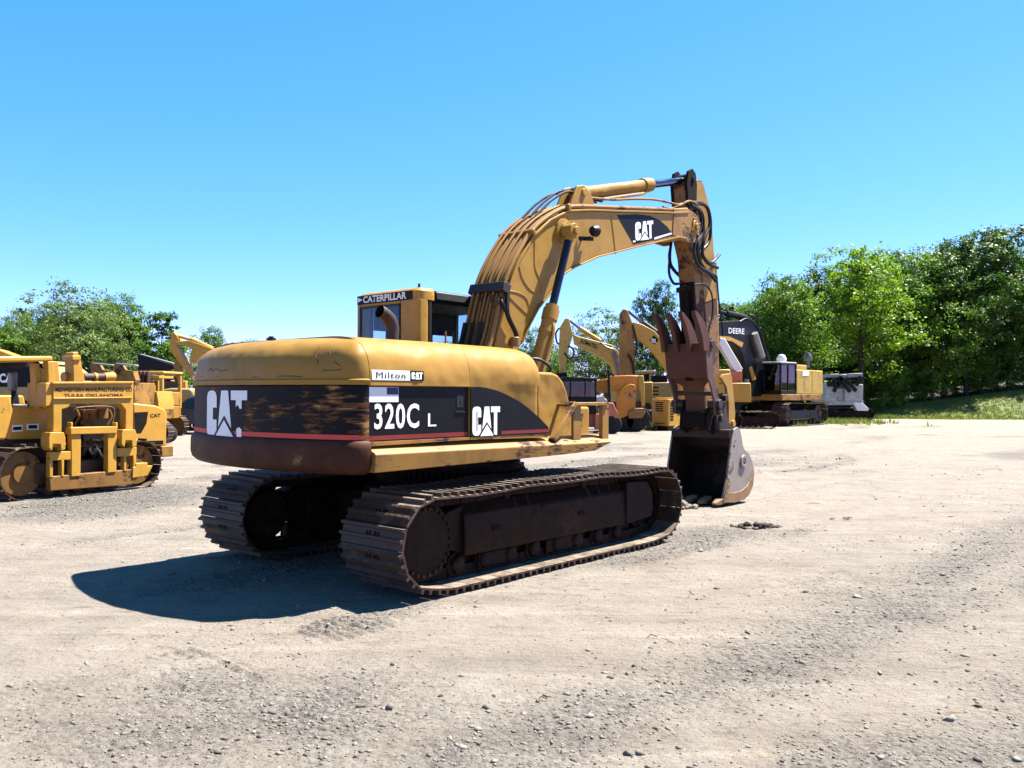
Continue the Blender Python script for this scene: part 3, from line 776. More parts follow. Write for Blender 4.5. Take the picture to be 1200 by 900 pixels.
tubes('steel_pipe', [([EF.p(u,v,y=y) for u,v in pts], .018, 4) for pts, y in (([(690,231),(716,233),(740,232),(765,232.5),(783,236),(795,238),(806,232),(812,234)],-.10),([(775,241),(785,243),(797,238),(806,234),(814,237),(818,244)],-.22))], M['pipe'], bmo)
for s in (-1, 1):
    yl = MB(); yl.prism([(5.80,2.00),(5.86,2.06),(6.12,2.08),(6.18,2.02),(6.24,1.72),(6.30,1.42),(6.27,1.22),(6.14,1.14),(6.06,1.22),(6.06,1.60),(5.98,1.86)], s*.19, s*.235)
    yl.cyl((6.19,s*.15,1.25),(6.19,s*.27,1.25),.06,n=14); yl.build('bucket_link', M['boom'], sko, bevel=.01)
lk = MB()
for s in (-1, 1):
    lk.prism([(5.58,1.36),(5.70,1.30),(5.98,1.62),(5.96,1.76),(5.84,1.74)], s*.15, s*.19)
    lk.prism([(5.84,1.62),(5.95,1.60),(6.02,1.32),(6.02,1.12),(5.90,1.10),(5.86,1.3)], s*.20, s*.245)
    for q in ((5.92,1.68),(5.64,1.36),(5.97,1.17)): lk.cyl((q[0],s*.12,q[1]),(q[0],s*.28,q[1]),.055,n=14)
lk.build('bucket_linkage', M['exh'], sko, bevel=.008)
bc = MB(); bc.cyl((5.92,0,1.7),(6.0,0,2.6),.05,n=14,mat=1); bc.cyl((6.0,0,2.5),(5.93,0,3.9),.08,n=16)
bc.build('bucket_cylinder', [M['boom'], M['rod']], sko, angle=40)
# ---- thumb folded up along the stick
th = MB()
th.loft([[(x,-w,z),(x,w,z),(x+t,w,z),(x+t,-w,z)] for x,z,w,t in ((5.38,1.42,.17,.06),(5.36,1.62,.17,.06),(5.30,1.86,.19,.05),(5.19,1.97,.345,.045),(5.12,2.0,.36,.04),(5.02,2.45,.36,.04))])
th.box(5.005,5.045,-.36,.36,2.44,2.53)
tho = th.build('thumb', M['thumb'], exc, bevel=.008)
for y in (-.345,-.115,.115,.345):
    tn = MB(); tn.prism([(4.97,2.40),(4.92,2.60),(4.82,2.79),(4.70,2.94),(4.69,3.0),(4.77,2.98),(4.95,2.87),(5.10,2.71),(5.20,2.54),(5.23,2.40)], y-.034, y+.034); tn.build('thumb_tine', M['thumb'], tho, bevel=.006)
sp2 = MB()
for s in (-1, 1):
    sp2.prism([(5.03,2.5),(5.11,2.0),(5.22,1.86),(5.33,1.62),(5.36,1.42),(5.48,1.40),(5.50,1.55),(5.42,1.85),(5.30,2.05),(5.24,2.5),(5.12,2.66)], s*.362 if False else s*.335, s*.365)
sp2.build('thumb_side_plate', M['thumbside'], tho, bevel=.006)
for p_, q_, r_ in [((5.44,-.42,1.47),(5.44,.42,1.47),.06),((5.36,-.30,1.75),(5.36,.30,1.75),.04)]+[((5.42,k*.43,1.58),(5.42,k*.22,1.58),.075) for k in (-1,1)]+[((5.22,k*.40,2.52),(5.22,k*.30,2.52),.06) for k in (-1,1)]:
    pn = MB(); pn.cyl(p_, q_, r_, n=16); pn.build('thumb_pin', M['exh'], tho, bevel=.008)
bkt = MB()
bkt.box(5.30,5.50,-.20,.20,1.20,1.45)
for s in (-1,1): bkt.prism([(5.30,1.18),(5.52,1.10),(5.62,1.25),(5.52,1.55),(5.34,1.52)], s*.21, s*.25)
bkt.build('thumb_bracket', M['under'], sko, bevel=.01)
# ---- bucket
BW = .55
prof_s = [(5.24,.075),(5.40,.47),(5.56,1.06),(5.62,1.18),(5.74,1.215),(5.83,1.18),(5.89,1.06),(5.93,.93),(6.00,.84),(6.15,.78),(6.26,.66),(6.33,.53),(6.34,.40),(6.28,.24),(6.14,.12),(5.94,.055),(5.6,.04)]
bu = MB()
for s in (-1, 1): bu.prism(prof_s, s*(BW-.03), s*BW)
buo = bu.build('bucket', [M['bucketout']], exc, bevel=.006)
li = MB()
for s in (-1, 1): li.prism([(x+.004,z+.002) for x,z in prof_s], s*(BW-.036), s*(BW-.031))
li.build('bucket_shade_sheet', M['bucketin'], buo)  # dark sheets added over the side plates for the shaded inside
sh = MB()
back = [(5.60,1.10),(5.72,1.14),(5.80,1.12),(5.86,1.03),(5.90,.91),(5.98,.81),(6.13,.75),(6.23,.64),(6.295,.52),(6.30,.40),(6.24,.27),(6.11,.15),(5.93,.08),(5.6,.07),(5.22,.07)]
secs = []
for i, (x, z) in enumerate(back):
    a = back[max(i-1,0)]; b = back[min(i+1,len(back)-1)]; dx, dz = b[0]-a[0], b[1]-a[1]; l = math.hypot(dx,dz); nx, nz = -dz/l*.03, dx/l*.03
    secs.append([(x,-BW+.031,z),(x,BW-.031,z),(x+nx,BW-.031,z+nz),(x+nx,-BW+.031,z+nz)])
sh.loft(secs)
sh.box(5.56,5.87,-BW+.03,BW-.03,1.115,1.17);  sh.bar((5.57,-BW+.03,1.10),(5.57,BW-.03,1.10),.10,.12)
sh.build('bucket_shell', M['bucketin'], buo, bevel=.0)
er = MB()
for s in (-1, 1): er.prism([(5.50,1.12),(5.50,1.40),(5.58,1.48),(5.66,1.42),(5.86,1.33),(6.02,1.22),(6.05,1.10),(5.92,1.02),(5.7,1.10)], s*.26, s*.31)
er.cyl((5.62,-.36,1.36),(5.62,.36,1.36),.06,n=16); er.box(5.56,5.95,-.30,.30,1.10,1.17)
er.build('bucket_ear', M['exh'], buo, bevel=.008)
wp = MB()
for s in (-1, 1):
    wp.prism([(5.23,.065),(5.44,.42),(5.49,.36),(5.40,.20),(5.62,.185),(5.85,.20),(6.05,.26),(6.2,.38),(6.29,.50),(6.30,.42),(6.26,.26),(6.14,.12),(5.94,.045),(5.6,.03)], s*(BW+.002), s*(BW+.022))
    for q in ((5.40,.32),(5.36,.22),(5.32,.14)): wp.cyl((q[0],s*BW,q[1]),(q[0],s*(BW+.032),q[1]),.014,n=8)
wp.build('wear_plate', M['bucketwear'], buo, bevel=.004)
em = MB()
em.lathe([(.055,.0),(.10,.0),(.11,.015),(.10,.03),(.055,.03),(.05,.015)], (5.93,-BW,.66), 'y', 24, flip=-1)
em.build('bucket_emblem', M['bucketout'], buo); em = MB()
em.tube([(5.97,-BW-.02,.71),(5.93,-BW-.02,.73),(5.90,-BW-.02,.69),(5.95,-BW-.02,.66),(5.97,-BW-.02,.62),(5.92,-BW-.02,.59),(5.88,-BW-.02,.61)],.013,smooth=3)
em.build('emblem_letter', M['bucketout'], buo)
em = MB(); em.cyl((5.62,-BW+.01,.92),(5.62,-BW-.006,.92),.018,n=10); em.build('plate_hole', M['under'], buo)
for y in (-.50,-.25,0,.25,.50):
    te = MB(); te.loft([[(x,y-w,z-h),(x,y+w,z-h),(x,y+w,z+h),(x,y-w,z+h)] for x,z,w,h in ((5.36,.085,.055,.045),(5.18,.07,.05,.04),(5.06,.05,.035,.015))]); te.build('bucket_tooth', M['bucketwear'], buo, bevel=.006)
#PART2
# ================================================================== GROUND
def vnoise(x, y, seed=0):
    xi = np.floor(x).astype(np.int64); yi = np.floor(y).astype(np.int64)
    fx = x-xi; fy = y-yi; fx = fx*fx*(3-2*fx); fy = fy*fy*(3-2*fy)
    def h(a, b):
        n = (a*374761393 + b*668265263 + seed*974711) & 0x7fffffff
        n = ((n ^ (n >> 13))*1274126177) & 0x7fffffff
        n = (n ^ (n >> 16)) & 0xffff
        return n/65535.0
    return (h(xi,yi)*(1-fx)+h(xi+1,yi)*fx)*(1-fy) + (h(xi,yi+1)*(1-fx)+h(xi+1,yi+1)*fx)*fy
def fbm(x, y, o=4, seed=0):
    s = 0; a = .5; t = 0
    for k in range(o):
        s = s + a*vnoise(x*2**k+17.3*k, y*2**k-9.1*k, seed+k); t += a; a *= .5
    return s/t
def sstep(a, b, x):
    t = np.clip((x-a)/(b-a), 0, 1); return t*t*(3-2*t)
TD = ETH-.03
def axes(x, y):
    return x*math.cos(TD)+y*math.sin(TD), x*math.sin(TD)-y*math.cos(TD)
def gravel_mask(x, y):
    al, ac = axes(x, y)
    w = (fbm(x*.5, y*.5, 3, 5)-.5)*1.3
    m = .45*np.exp(-((ac+w*.8+2.72)/.60)**2)
    m = np.maximum(m, .6*sstep(-2.1, -1.2, ac+w)*fbm(x*.8, y*.8, 3, 55)*1.5*(1-sstep(10, 16, al))*sstep(2, 4, al)*(1-sstep(1, 2.5, ac)))
    m = np.maximum(m, .7*np.exp(-((ac+w+1.55)/.75)**2)*sstep(6.5, 9.5, al)*(1-sstep(17, 24, al)))
    n = fbm(al*.22+3, ac*.75, 4, 21)
    m = np.maximum(m, sstep(.57, .76, n)*.5)
    # churned verge beside the parked pipelayer, and a rough patch at the lower left
    d = np.hypot((x+6.4)/1.5, (y-13.7)/2.6); m = np.maximum(m, .8*np.exp(-(d)**4))
    d = np.hypot((x+1.4)/1.3, (y-4.6)/.9); m = np.maximum(m, .50*np.exp(-d**3)*(.5+fbm(x*1.5,y*1.5,3,8)))
    return np.clip(m*(.55+.9*fbm(x*2.2, y*2.2, 3, 33)), 0, 1)
def ground_h(x, y, m=None):
    if m is None: m = gravel_mask(x, y)
    dx, dy = x-EX, y-EY
    lx = dx*math.cos(ETH)+dy*math.sin(ETH); ly = -dx*math.sin(ETH)+dy*math.cos(ETH)
    near = 1-sstep(2.6, 4.5, np.hypot(lx*.8, ly)); near = np.maximum(near, 1-sstep(.9, 1.8, np.hypot(lx-5.8, ly)))
    al, ac = axes(x, y)
    h = (fbm(al*.25, ac*.8, 3, 2)-.5)*.07*(1-near) - .012*near
    h = h + (fbm(x*5, y*5, 3, 40)-.5)*(.009+.045*m) + (fbm(x*18, y*18, 2, 41)-.5)*(.005+.022*m)
    # grouser prints left by a crawler
    for (cx, cy, hw, hl, ang, amp) in ((-2.1, 5.2, .55, .50, .80, .013), (-1.25, 6.35, .30, .40, .80, .012)):
        u = (x-cx)*math.cos(ang)+(y-cy)*math.sin(ang); v = -(x-cx)*math.sin(ang)+(y-cy)*math.cos(ang)
        k = (1-sstep(hw*.8, hw, abs(v)))*(1-sstep(hl*.75, hl, abs(u)))*sstep(.35,.6,fbm(x*3.5, y*3.5, 3, 9))*1.5
        h = h + k*amp*np.sin(2*PI*u/.095)
    # long wheel ruts
    for c, a in ((-5.6,.018),(-7.2,.03),(-9.0,.03),(1.2,.02),(3.1,.02),(-1.1,.012)):
        h = h - a*np.exp(-((ac-c-.3*np.sin(al*.15))/.16)**2)*(1-near) + a*.7*np.exp(-((ac-c-.26-.3*np.sin(al*.15))/.12)**2)*(1-near)
    return h
def spaced(lo, hi, step, far, k):
    a = list(np.arange(lo, hi+step/2, step)); s = step
    while a[-1] < far[1]: s *= k; a.append(a[-1]+s)
    s = step
    while a[0] > far[0]: s *= k; a.insert(0, a[0]-s)
    return np.array(a)
gx = spaced(-4.6, 5.2, .022, (-420, 420), 1.075); gy = spaced(3.3, 10.2, .020, (-40, 650), 1.06)
GX, GY = np.meshgrid(gx, gy); mk = gravel_mask(GX, GY); GZ = ground_h(GX, GY, mk)
GZ = GZ*(1-sstep(60, 120, np.hypot(GX, GY)))
nx_, ny_ = len(gx), len(gy)
me = bpy.data.meshes.new('ground'); nv = nx_*ny_
me.vertices.add(nv); me.vertices.foreach_set('co', np.stack([GX, GY, GZ], -1).ravel())
ii = (np.arange(ny_-1)[:,None]*nx_ + np.arange(nx_-1)[None,:]).ravel()
qd = np.stack([ii, ii+1, ii+1+nx_, ii+nx_], -1); nq = len(qd)
me.loops.add(nq*4); me.loops.foreach_set('vertex_index', qd.ravel())
me.polygons.add(nq); me.polygons.foreach_set('loop_start', np.arange(nq)*4); me.polygons.foreach_set('use_smooth', np.ones(nq, bool))
me.update(calc_edges=True)
at_ = me.attributes.new('gravel', 'FLOAT', 'POINT'); at_.data.foreach_set('value', mk.ravel().astype(np.float32))
def ground_material():
    m, nt, b = new_mat('dusty_gravel_yard')
    co = N(nt, 'ShaderNodeTexCoord').outputs['Object']
    g = N(nt, 'ShaderNodeAttribute', attribute_name='gravel').outputs['Fac']
    st_ = N(nt, 'ShaderNodeMapping', {0: co, 2: (0, 0, -TD), 3: (.12, 1.1, 1)}).outputs[0]
    st2 = N(nt, 'ShaderNodeMapping', {0: co, 2: (0, 0, -TD-.9), 3: (.35, 1., 1)}).outputs[0]
    n1 = noise(nt, co, .35, 5, .6); n2 = noise(nt, co, 1.7, 9, .74); n3 = noise(nt, co, 22, 6, .75); n5 = noise(nt, co, 7.5, 9, .78)
    tan = mixc(nt, ramp(nt, n1, .35, .65), (.228, .194, .160), (.214, .187, .160))
    tan = mixc(nt, ramp(nt, n2, .52, .72), tan, (.150, .131, .111))
    tan = mixc(nt, ramp(nt, n2, .47, .30), tan, (.262, .236, .202))
    tan = mixc(nt, ramp(nt, n5, .58, .72), tan, (.110, .094, .078))
    grey = mixc(nt, ramp(nt, n5, .35, .65), (.192, .176, .160), (.118, .106, .096))
    v = N(nt, 'ShaderNodeTexVoronoi', {'Vector': co, 'Scale': 46., 'Randomness': 1.})
    v2 = N(nt, 'ShaderNodeTexVoronoi', {'Vector': co, 'Scale': 21., 'Randomness': 1.})
    vc = N(nt, 'ShaderNodeSeparateColor', {0: v.outputs['Color']}).outputs[0]
    grey = mixc(nt, ramp(nt, vc, .60, 1.), grey, (.185, .170, .150)); grey = mixc(nt, ramp(nt, vc, .30, 0), grey, (.055, .048, .042))
    f = N(nt, 'ShaderNodeMath', {0: g, 1: n3}, operation='MULTIPLY').outputs[0]
    f = ramp(nt, f, .10, .34)
    c = mixc(nt, f, tan, grey)
    sn = noise(nt, st_, 1.6, 7, .68); c = mixc(nt, ramp(nt, sn, .50, .66), c, mixc(nt, 1., c, (.84, .83, .82), 'MULTIPLY'))
    sn2 = noise(nt, st_, 3.4, 6, .66); c = mixc(nt, ramp(nt, sn2, .56, .68), c, mixc(nt, 1., c, (1.20, 1.19, 1.16), 'MULTIPLY'))
    rp = noise(nt, st2, 9, 6, .62); c = mixc(nt, ramp(nt, rp, .60, .70), c, mixc(nt, 1., c, (.62, .60, .58), 'MULTIPLY'))
    sp = noise(nt, co, 60, 4, .65); c = mixc(nt, ramp(nt, sp, .63, .68), c, (.042, .034, .027))
    sp2 = noise(nt, co, 38, 4, .65); c = mixc(nt, ramp(nt, sp2, .64, .72), c, (.250, .225, .190))
    nt.links.new(c, b.inputs['Base Color']); b.inputs['Roughness'].default_value = .95; b.inputs['Specular IOR Level'].default_value = .1
    h = N(nt, 'ShaderNodeMath', {0: n3, 1: v.outputs['Distance']}, operation='SUBTRACT').outputs[0]
    amp = N(nt, 'ShaderNodeMapRange', {0: g, 3: .014, 4: .040}).outputs[0]
    b1 = N(nt, 'ShaderNodeBump', {'Height': h, 'Strength': .9, 'Distance': amp})
    b2 = N(nt, 'ShaderNodeBump', {'Height': n5, 'Strength': .9, 'Distance': .07, 'Normal': b1.outputs[0]})
    b3 = N(nt, 'ShaderNodeBump', {'Height': rp, 'Strength': .8, 'Distance': .05, 'Normal': b2.outputs[0]})
    amp2 = N(nt, 'ShaderNodeMapRange', {0: g, 3: .004, 4: .045}).outputs[0]
    b4 = N(nt, 'ShaderNodeBump', {'Height': v2.outputs['Distance'], 'Strength': .8, 'Distance': amp2, 'Normal': b3.outputs[0]}); b4.invert = True
    nt.links.new(b4.outputs[0], b.inputs['Normal'])
    return m
me.materials.append(ground_material())
go = bpy.data.objects.new('ground', me); COL.objects.link(go); tag(go, kind='structure')
# loose stones on the yard
def stones_object(n_try, seed):
    r = np.random.default_rng(seed)
    d = 3.4*np.exp(r.random(n_try)*math.log(26/3.4)); a = (r.random(n_try)-.5)*1.45
    x = d*np.sin(a); y = d*np.cos(a)
    gm_ = gravel_mask(x, y); keep = r.random(n_try) < (.035 + 1.3*gm_**1.3); x, y, d = x[keep], y[keep], d[keep]; n = len(x)
    s = np.clip(np.exp(r.normal(math.log(.0056), .55, n)), .003, .032)*(1+.035*np.maximum(d-4,0))
    z = ground_h(x, y)
    base = np.array([(1,0,0),(-1,0,0),(0,1,0),(0,-1,0),(0,0,1),(0,0,-1)], float)
    jit = base[None]*r.uniform(.55, 1.25, (n,6,1)) + r.normal(0, .22, (n,6,3))
    sc = np.stack([r.uniform(.8,1.5,n), r.uniform(.7,1.2,n), r.uniform(.45,.9,n)], -1)*s[:,None]
    V = jit*sc[:,None,:]
    t = r.uniform(0, 2*PI, n); c_, s_ = np.cos(t), np.sin(t)
    X = V[...,0]*c_[:,None]-V[...,1]*s_[:,None]+x[:,None]; Y = V[...,0]*s_[:,None]+V[...,1]*c_[:,None]+y[:,None]; Z = V[...,2]+z[:,None]+s[:,None]*.08
    F = np.array([(0,2,4),(2,1,4),(1,3,4),(3,0,4),(2,0,5),(1,2,5),(3,1,5),(0,3,5)])
    FF = (F[None]+6*np.arange(n)[:,None,None]).reshape(-1,3)
    me = bpy.data.meshes.new('gravel'); me.vertices.add(n*6); me.vertices.foreach_set('co', np.stack([X,Y,Z],-1).ravel())
    k = len(FF); me.loops.add(k*3); me.loops.foreach_set('vertex_index', FF.ravel()); me.polygons.add(k); me.polygons.foreach_set('loop_start', np.arange(k)*3)
    me.update(calc_edges=True)
    return me
gm, nt, b = new_mat('loose_stone')
geo = N(nt, 'ShaderNodeNewGeometry'); rp = geo.outputs['Random Per Island']
c = mixc(nt, rp, (.085, .072, .060), (.205, .180, .150)); nt.links.new(c, b.inputs['Base Color']); b.inputs['Roughness'].default_value = .9; b.inputs['Specular IOR Level'].default_value = .2
me = stones_object(150000, 3); me.materials.append(gm)
o = bpy.data.objects.new('gravel', me); COL.objects.link(o); tag(o, kind='stuff')
# heaps of clods, and scraps
def heap(name, label, cat, x, y, rx, ry, n, s0, mat, seed):
    r = random.Random(seed); mb = MB()
    for k in range(n):
        a = r.uniform(0, 2*PI); q = math.sqrt(r.random()); px_, py_ = rx*q*math.cos(a), ry*q*math.sin(a)
        s = s0*r.uniform(.4, 1.3); hz_ = (1-q)*s0*1.5
        bm = bmesh.new(); bmesh.ops.create_icosphere(bm, subdivisions=2, radius=s)
        off = Vector((r.random()*50, r.random()*50, r.random()*50))
        for v in bm.verts:
            v.co *= 1 + .55*mnoise.noise(v.co/s*1.1+off); v.co.z *= .7
        mb.add([(v.co.x+px_, v.co.y+py_, v.co.z+hz_+s*.25) for v in bm.verts], [[v.index for v in f.verts] for f in bm.faces]); bm.free()
    o = mb.build(name, mat, None, angle=25); o.location = (x, y, float(ground_h(np.array([x]), np.array([y]))[0]))
    return tag(o, label, cat)
clay = paint('pale_clay', (.46,.37,.28), .95, var=.2, vscale=8, bump=.01, bscale=20)
soil = paint('dark_soil', (.13,.105,.082), .95, var=.25, vscale=8, bump=.01, bscale=20)
hp = EF.o + Vector((math.cos(ETH)*4.80+math.sin(ETH)*.05, math.sin(ETH)*4.80-math.cos(ETH)*.05, 0))
heap('clay_heap', 'low heap of pale clay lumps spilled in front of the open excavator bucket', 'dirt heap', hp.x, hp.y, .30, .26, 50, .045, clay, 3)
heap('soil_heap', 'small scatter of dark soil clods on the gravel right of the bucket', 'dirt heap', 3.19, 11.2, .34, .12, 40, .04, soil, 4)
rg = MB()
rg.loft([[(x,y,.012+.01*math.sin(x*60)+.008*math.cos(y*50)) for x in np.linspace(-.06,.06,6)] for y in np.linspace(-.03,.03,4)], closed=False, caps=False)
ro = rg.build('rag', paint('red_cloth', (.45,.02,.02), .8)); ro.location = (4.66, 11.85, .01); ro.rotation_euler = (0,0,.4); sm_ = ro.modifiers.new('Solidify','SOLIDIFY'); sm_.thickness = .006
tag(ro, 'tiny scrap of red cloth lying on the pale gravel', 'rag')
wood = paint('grey_twig_wood', (.12,.085,.06), .9, var=.3)
for k, (u, v, L_, a_, dk) in enumerate(((955,588,.22,.1,1),(640,820,.06,.5,0),(812,694,.11,1.9,1),(786,750,.10,2.3,1),(768,745,.09,.2,1))):
    d = px_ray(u, v); P = Vector((0,0,CH)) + d*(-CH/d.z)
    t = MB(); t.tube([(-L_/2,0,0),(-.1*L_,.02,.012),(.2*L_,-.015,.008),(L_/2,.01,.015)], [.3*.008,.3*.011,.3*.009,.3*.004], n=6, smooth=3)
    o = t.build('twig', wood); o.location = (P.x, P.y, float(ground_h(np.array([P.x]), np.array([P.y]))[0])+.008); o.rotation_euler = (0,0,a_)
    tag(o, 'thin dark twig lying loose on the pale gravel', 'twig', 'twigs on the gravel')

# ================================================================== VEGETATION
def leaf_mat(name, c0, c1, trans=.42):
    m, nt, b = new_mat(name); out = nt.nodes['Material Output']
    rp = N(nt, 'ShaderNodeNewGeometry').outputs['Random Per Island']
    co = N(nt, 'ShaderNodeTexCoord').outputs['Object']
    n = noise(nt, co, .55, 3, .5)
    f = N(nt, 'ShaderNodeMath', {0: N(nt,'ShaderNodeMath',{0: rp, 1: .55},operation='MULTIPLY').outputs[0], 1: ramp(nt, n, .3, .75)}, operation='ADD').outputs[0]
    f = N(nt, 'ShaderNodeMath', {0: f, 1: .7}, operation='MULTIPLY').outputs[0]; f.node.use_clamp = True
    c = mixc(nt, f, c0, c1)
    nt.links.new(c, b.inputs['Base Color']); b.inputs['Roughness'].default_value = .5; b.inputs['Specular IOR Level'].default_value = .2
    t = N(nt, 'ShaderNodeBsdfTranslucent'); 
    ct = mixc(nt, 1., c, (1.25, 1.35, .55), 'MULTIPLY'); nt.links.new(ct, t.inputs[0])
    mx = N(nt, 'ShaderNodeMixShader', {0: trans, 1: b.outputs[0], 2: t.outputs[0]}); nt.links.new(mx.outputs[0], out.inputs[0])
    return m
L_mid = leaf_mat('leaf_mid_green', (0.043,0.092,0.011), (0.116,0.200,0.022))
L_dark = leaf_mat('leaf_dark_green', (0.026,0.061,0.009), (0.068,0.134,0.018), .28)
L_bright = leaf_mat('leaf_bright_green', (0.073,0.140,0.009), (0.161,0.252,0.018), .45)
L_grey = leaf_mat('leaf_grey_green', (0.058,0.097,0.019), (0.131,0.185,0.041), .25)
bark = paint('grey_bark', (.085,.068,.052), .9, var=.3, vscale=3, bump=.02, bscale=12)

def leaves_mesh(name, lobes, n, size, seed, fill=.55, aspect=1.5):
    """lobes: (cx,cy,cz,rx,ry,rz,weight)"""
    r = np.random.default_rng(seed)
    lb = np.array(lobes, float); wts = lb[:,6]*lb[:,3]*lb[:,5]; wts /= wts.sum()
    per = 52; nc = n//per
    k = r.choice(len(lb), nc, p=wts)
    u = r.normal(0,1,(nc,3)); u /= np.linalg.norm(u,axis=1)[:,None]
    q = fill + (1-fill)*r.random(nc)**.6
    C = lb[k,:3] + u*lb[k,3:6]*q[:,None]
    cs = r.uniform(.26,.60,nc)*np.clip(lb[k,3]/1.3,.5,1.4)
    off = r.normal(0,.5,(nc,per,3))*cs[:,None,None]; off[...,2] *= .6
    P = (C[:,None,:]+off).reshape(-1,3); m = len(P)
    # leaves mostly lie outward and level
    nrm = r.normal(0,.65,(m,3)) + np.repeat(u,per,axis=0)*.7 + np.array([0,0,.55]); nrm /= np.linalg.norm(nrm,axis=1)[:,None]
    t = np.cross(nrm, r.normal(0,1,(m,3))); t /= np.linalg.norm(t,axis=1)[:,None]; b = np.cross(nrm,t)
    s = size*r.uniform(.55,1.25,m)[:,None]
    V = np.stack([P-t*s*aspect*.5, P+b*s*.42+t*s*.05, P+t*s*aspect*.5, P-b*s*.42+t*s*.05],1)
    me = bpy.data.meshes.new(name); me.vertices.add(m*4); me.vertices.foreach_set('co', V.ravel())
    me.loops.add(m*4); me.loops.foreach_set('vertex_index', np.arange(m*4)); me.polygons.add(m); me.polygons.foreach_set('loop_start', np.arange(m)*4)
    me.update(calc_edges=True)
    return me
def trunk_mesh(h, r0, seed, lean=.0, limbs=9, cb=.35, spread=.32):
    r = random.Random(seed); t = MB()
    P = [(0,0,-.3)]+[(lean*h*k/6+r.uniform(-.1,.1)*k/6, r.uniform(-.12,.12)*k/6, h*.92*k/6) for k in range(1,7)]
    t.tube(P, [r0*1.25,r0,r0*.85,r0*.68,r0*.5,r0*.3,r0*.1], n=8, smooth=3)
    for i in range(limbs):
        q = cb+(.92-cb)*(i+.5)/limbs; k = q*6; a = int(k); f = k-a
        A, B = Vector(P[min(a,6)]), Vector(P[min(a+1,6)]); S = A*(1-f)+B*f
        an = i*2.4+r.uniform(-.4,.4); L_ = h*spread*(1.15-q)*r.uniform(.8,1.3)
        E_ = S+Vector((math.cos(an)*L_, math.sin(an)*L_, L_*r.uniform(.5,1.0)))
        Mi = (S+E_)/2+Vector((0,0,-.06*L_))
        t.tube([S,Mi,E_],[r0*.42*(1.1-q),r0*.26*(1.1-q),r0*.07], n=6, smooth=3)
        for s in (-1,1):
            e2 = Mi+Vector((math.cos(an+s*.8)*L_*.5, math.sin(an+s*.8)*L_*.5, L_*.4)); t.tube([Mi,(Mi+e2)/2,e2],[r0*.2*(1.1-q),r0*.12*(1.1-q),.01], n=5)
    return t
def crown_lobes(h, w, cb, seed, n=11, top=1.0):
    r = random.Random(seed); L_ = []
    z0 = h*cb
    for i in range(n):
        q = (i+.5)/n; z = z0+(h-z0)*q*.93
        env = math.sin(PI*min(1,(.16+.84*q))**1.15)**.62
        a = i*2.399+r.uniform(-.5,.5); d = w*.5*env*r.uniform(.35,.85)
        s = w*r.uniform(.20,.34)
        L_.append((d*math.cos(a), d*math.sin(a), z, s, s, s*r.uniform(.6,.9), 1))
    L_.append((0,0,h-w*.16,w*.2,w*.2,w*.18,1)); L_.append((0,0,(h+z0)/2,w*.30,w*.30,(h-z0)*.38,.8))
    return L_
def bank_h(X, Y):
    rise = np.clip((X-25.2)*.127, 0, 3.2) + .05*sstep(19, 25, X)
    edge = 63.2 + .5*np.sin(X*.5)
    return rise*sstep(0, 6.5, Y-edge) + .22*(fbm(X*.4, Y*.4, 3, 70)-.5)*sstep(0, 2, Y-edge) - .10*(1-sstep(-1., .5, Y-edge)) - .15*(1-sstep(16,18,X))
PROTO = {}
def proto(key, h, w, cb, n, size, lm, seed, r0=.16, limbs=9, **k):
    o = trunk_mesh(h, r0, seed, limbs=limbs, cb=max(.2,cb*.9), **k).build('trunk', bark); 
    cm = leaves_mesh('crown', crown_lobes(h, w, cb, seed), n, size, seed); cm.materials.append(lm)
    zz_ = np.zeros(len(cm.vertices)*3); cm.vertices.foreach_get('co', zz_); h = float(np.percentile(zz_[2::3], 99.7))
    tm = o.data; bpy.data.objects.remove(o); PROTO[key] = (tm, cm, h)
proto('broad', 12, 8.5, .18, 25000, .165, L_mid, 1)
proto('tall', 14, 8.0, .24, 19000, .20, L_dark, 2)
proto('round', 10, 8.5, .14, 24000, .155, L_mid, 3)
proto('dark', 13, 8.5, .06, 18000, .22, L_dark, 4)
proto('bright', 13, 7.6, .36, 14000, .19, L_bright, 5, r0=.2)
proto('grey', 9, 7.5, .10, 25000, .125, L_grey, 6)
proto('slim', 9, 3.6, .15, 7000, .19, L_dark, 8, r0=.1)
proto('sparse', 9.5, 6.0, .30, 2600, .16, L_grey, 9, r0=.10, limbs=16)
proto('young', 6, 4.2, .08, 8000, .16, L_mid, 12, r0=.08)
proto('thicket', 5, 10, .0, 12000, .30, L_dark, 21, r0=.06)
proto('bush', 2.4, 3.4, .02, 4500, .14, L_mid, 13, r0=.05)
def tree(key, u, Y, vtop, label, cat='tree', group=None, rz=None, wide=1.0, name=None):
    tm, cm, h = PROTO[key]
    d = px_ray(u, vtop); P = Vector((0,0,CH)) + d*(Y/d.y); z0 = float(bank_h(np.array([P.x]), np.array([Y]))[0]) if (P.x > 18 and Y > 62) else 0.0
    s = (P.z-z0)/h
    o = bpy.data.objects.new(name or ('bush' if key in ('bush','thicket') else 'tree'), None); COL.objects.link(o)
    o.location = (P.x, Y, z0); o.rotation_euler = (0,0,random.uniform(0,6.28) if rz is None else rz); o.scale = (s*wide, s*wide, s)
    for nm, me in (('trunk', tm), ('crown', cm)):
        c = bpy.data.objects.new(nm, me); COL.objects.link(c); c.parent = o
    return tag(o, label, cat, group)
GR = 'trees of the wood on the right'
wl = 'dark leafy tree in the dense wood on the right behind the grass bank'
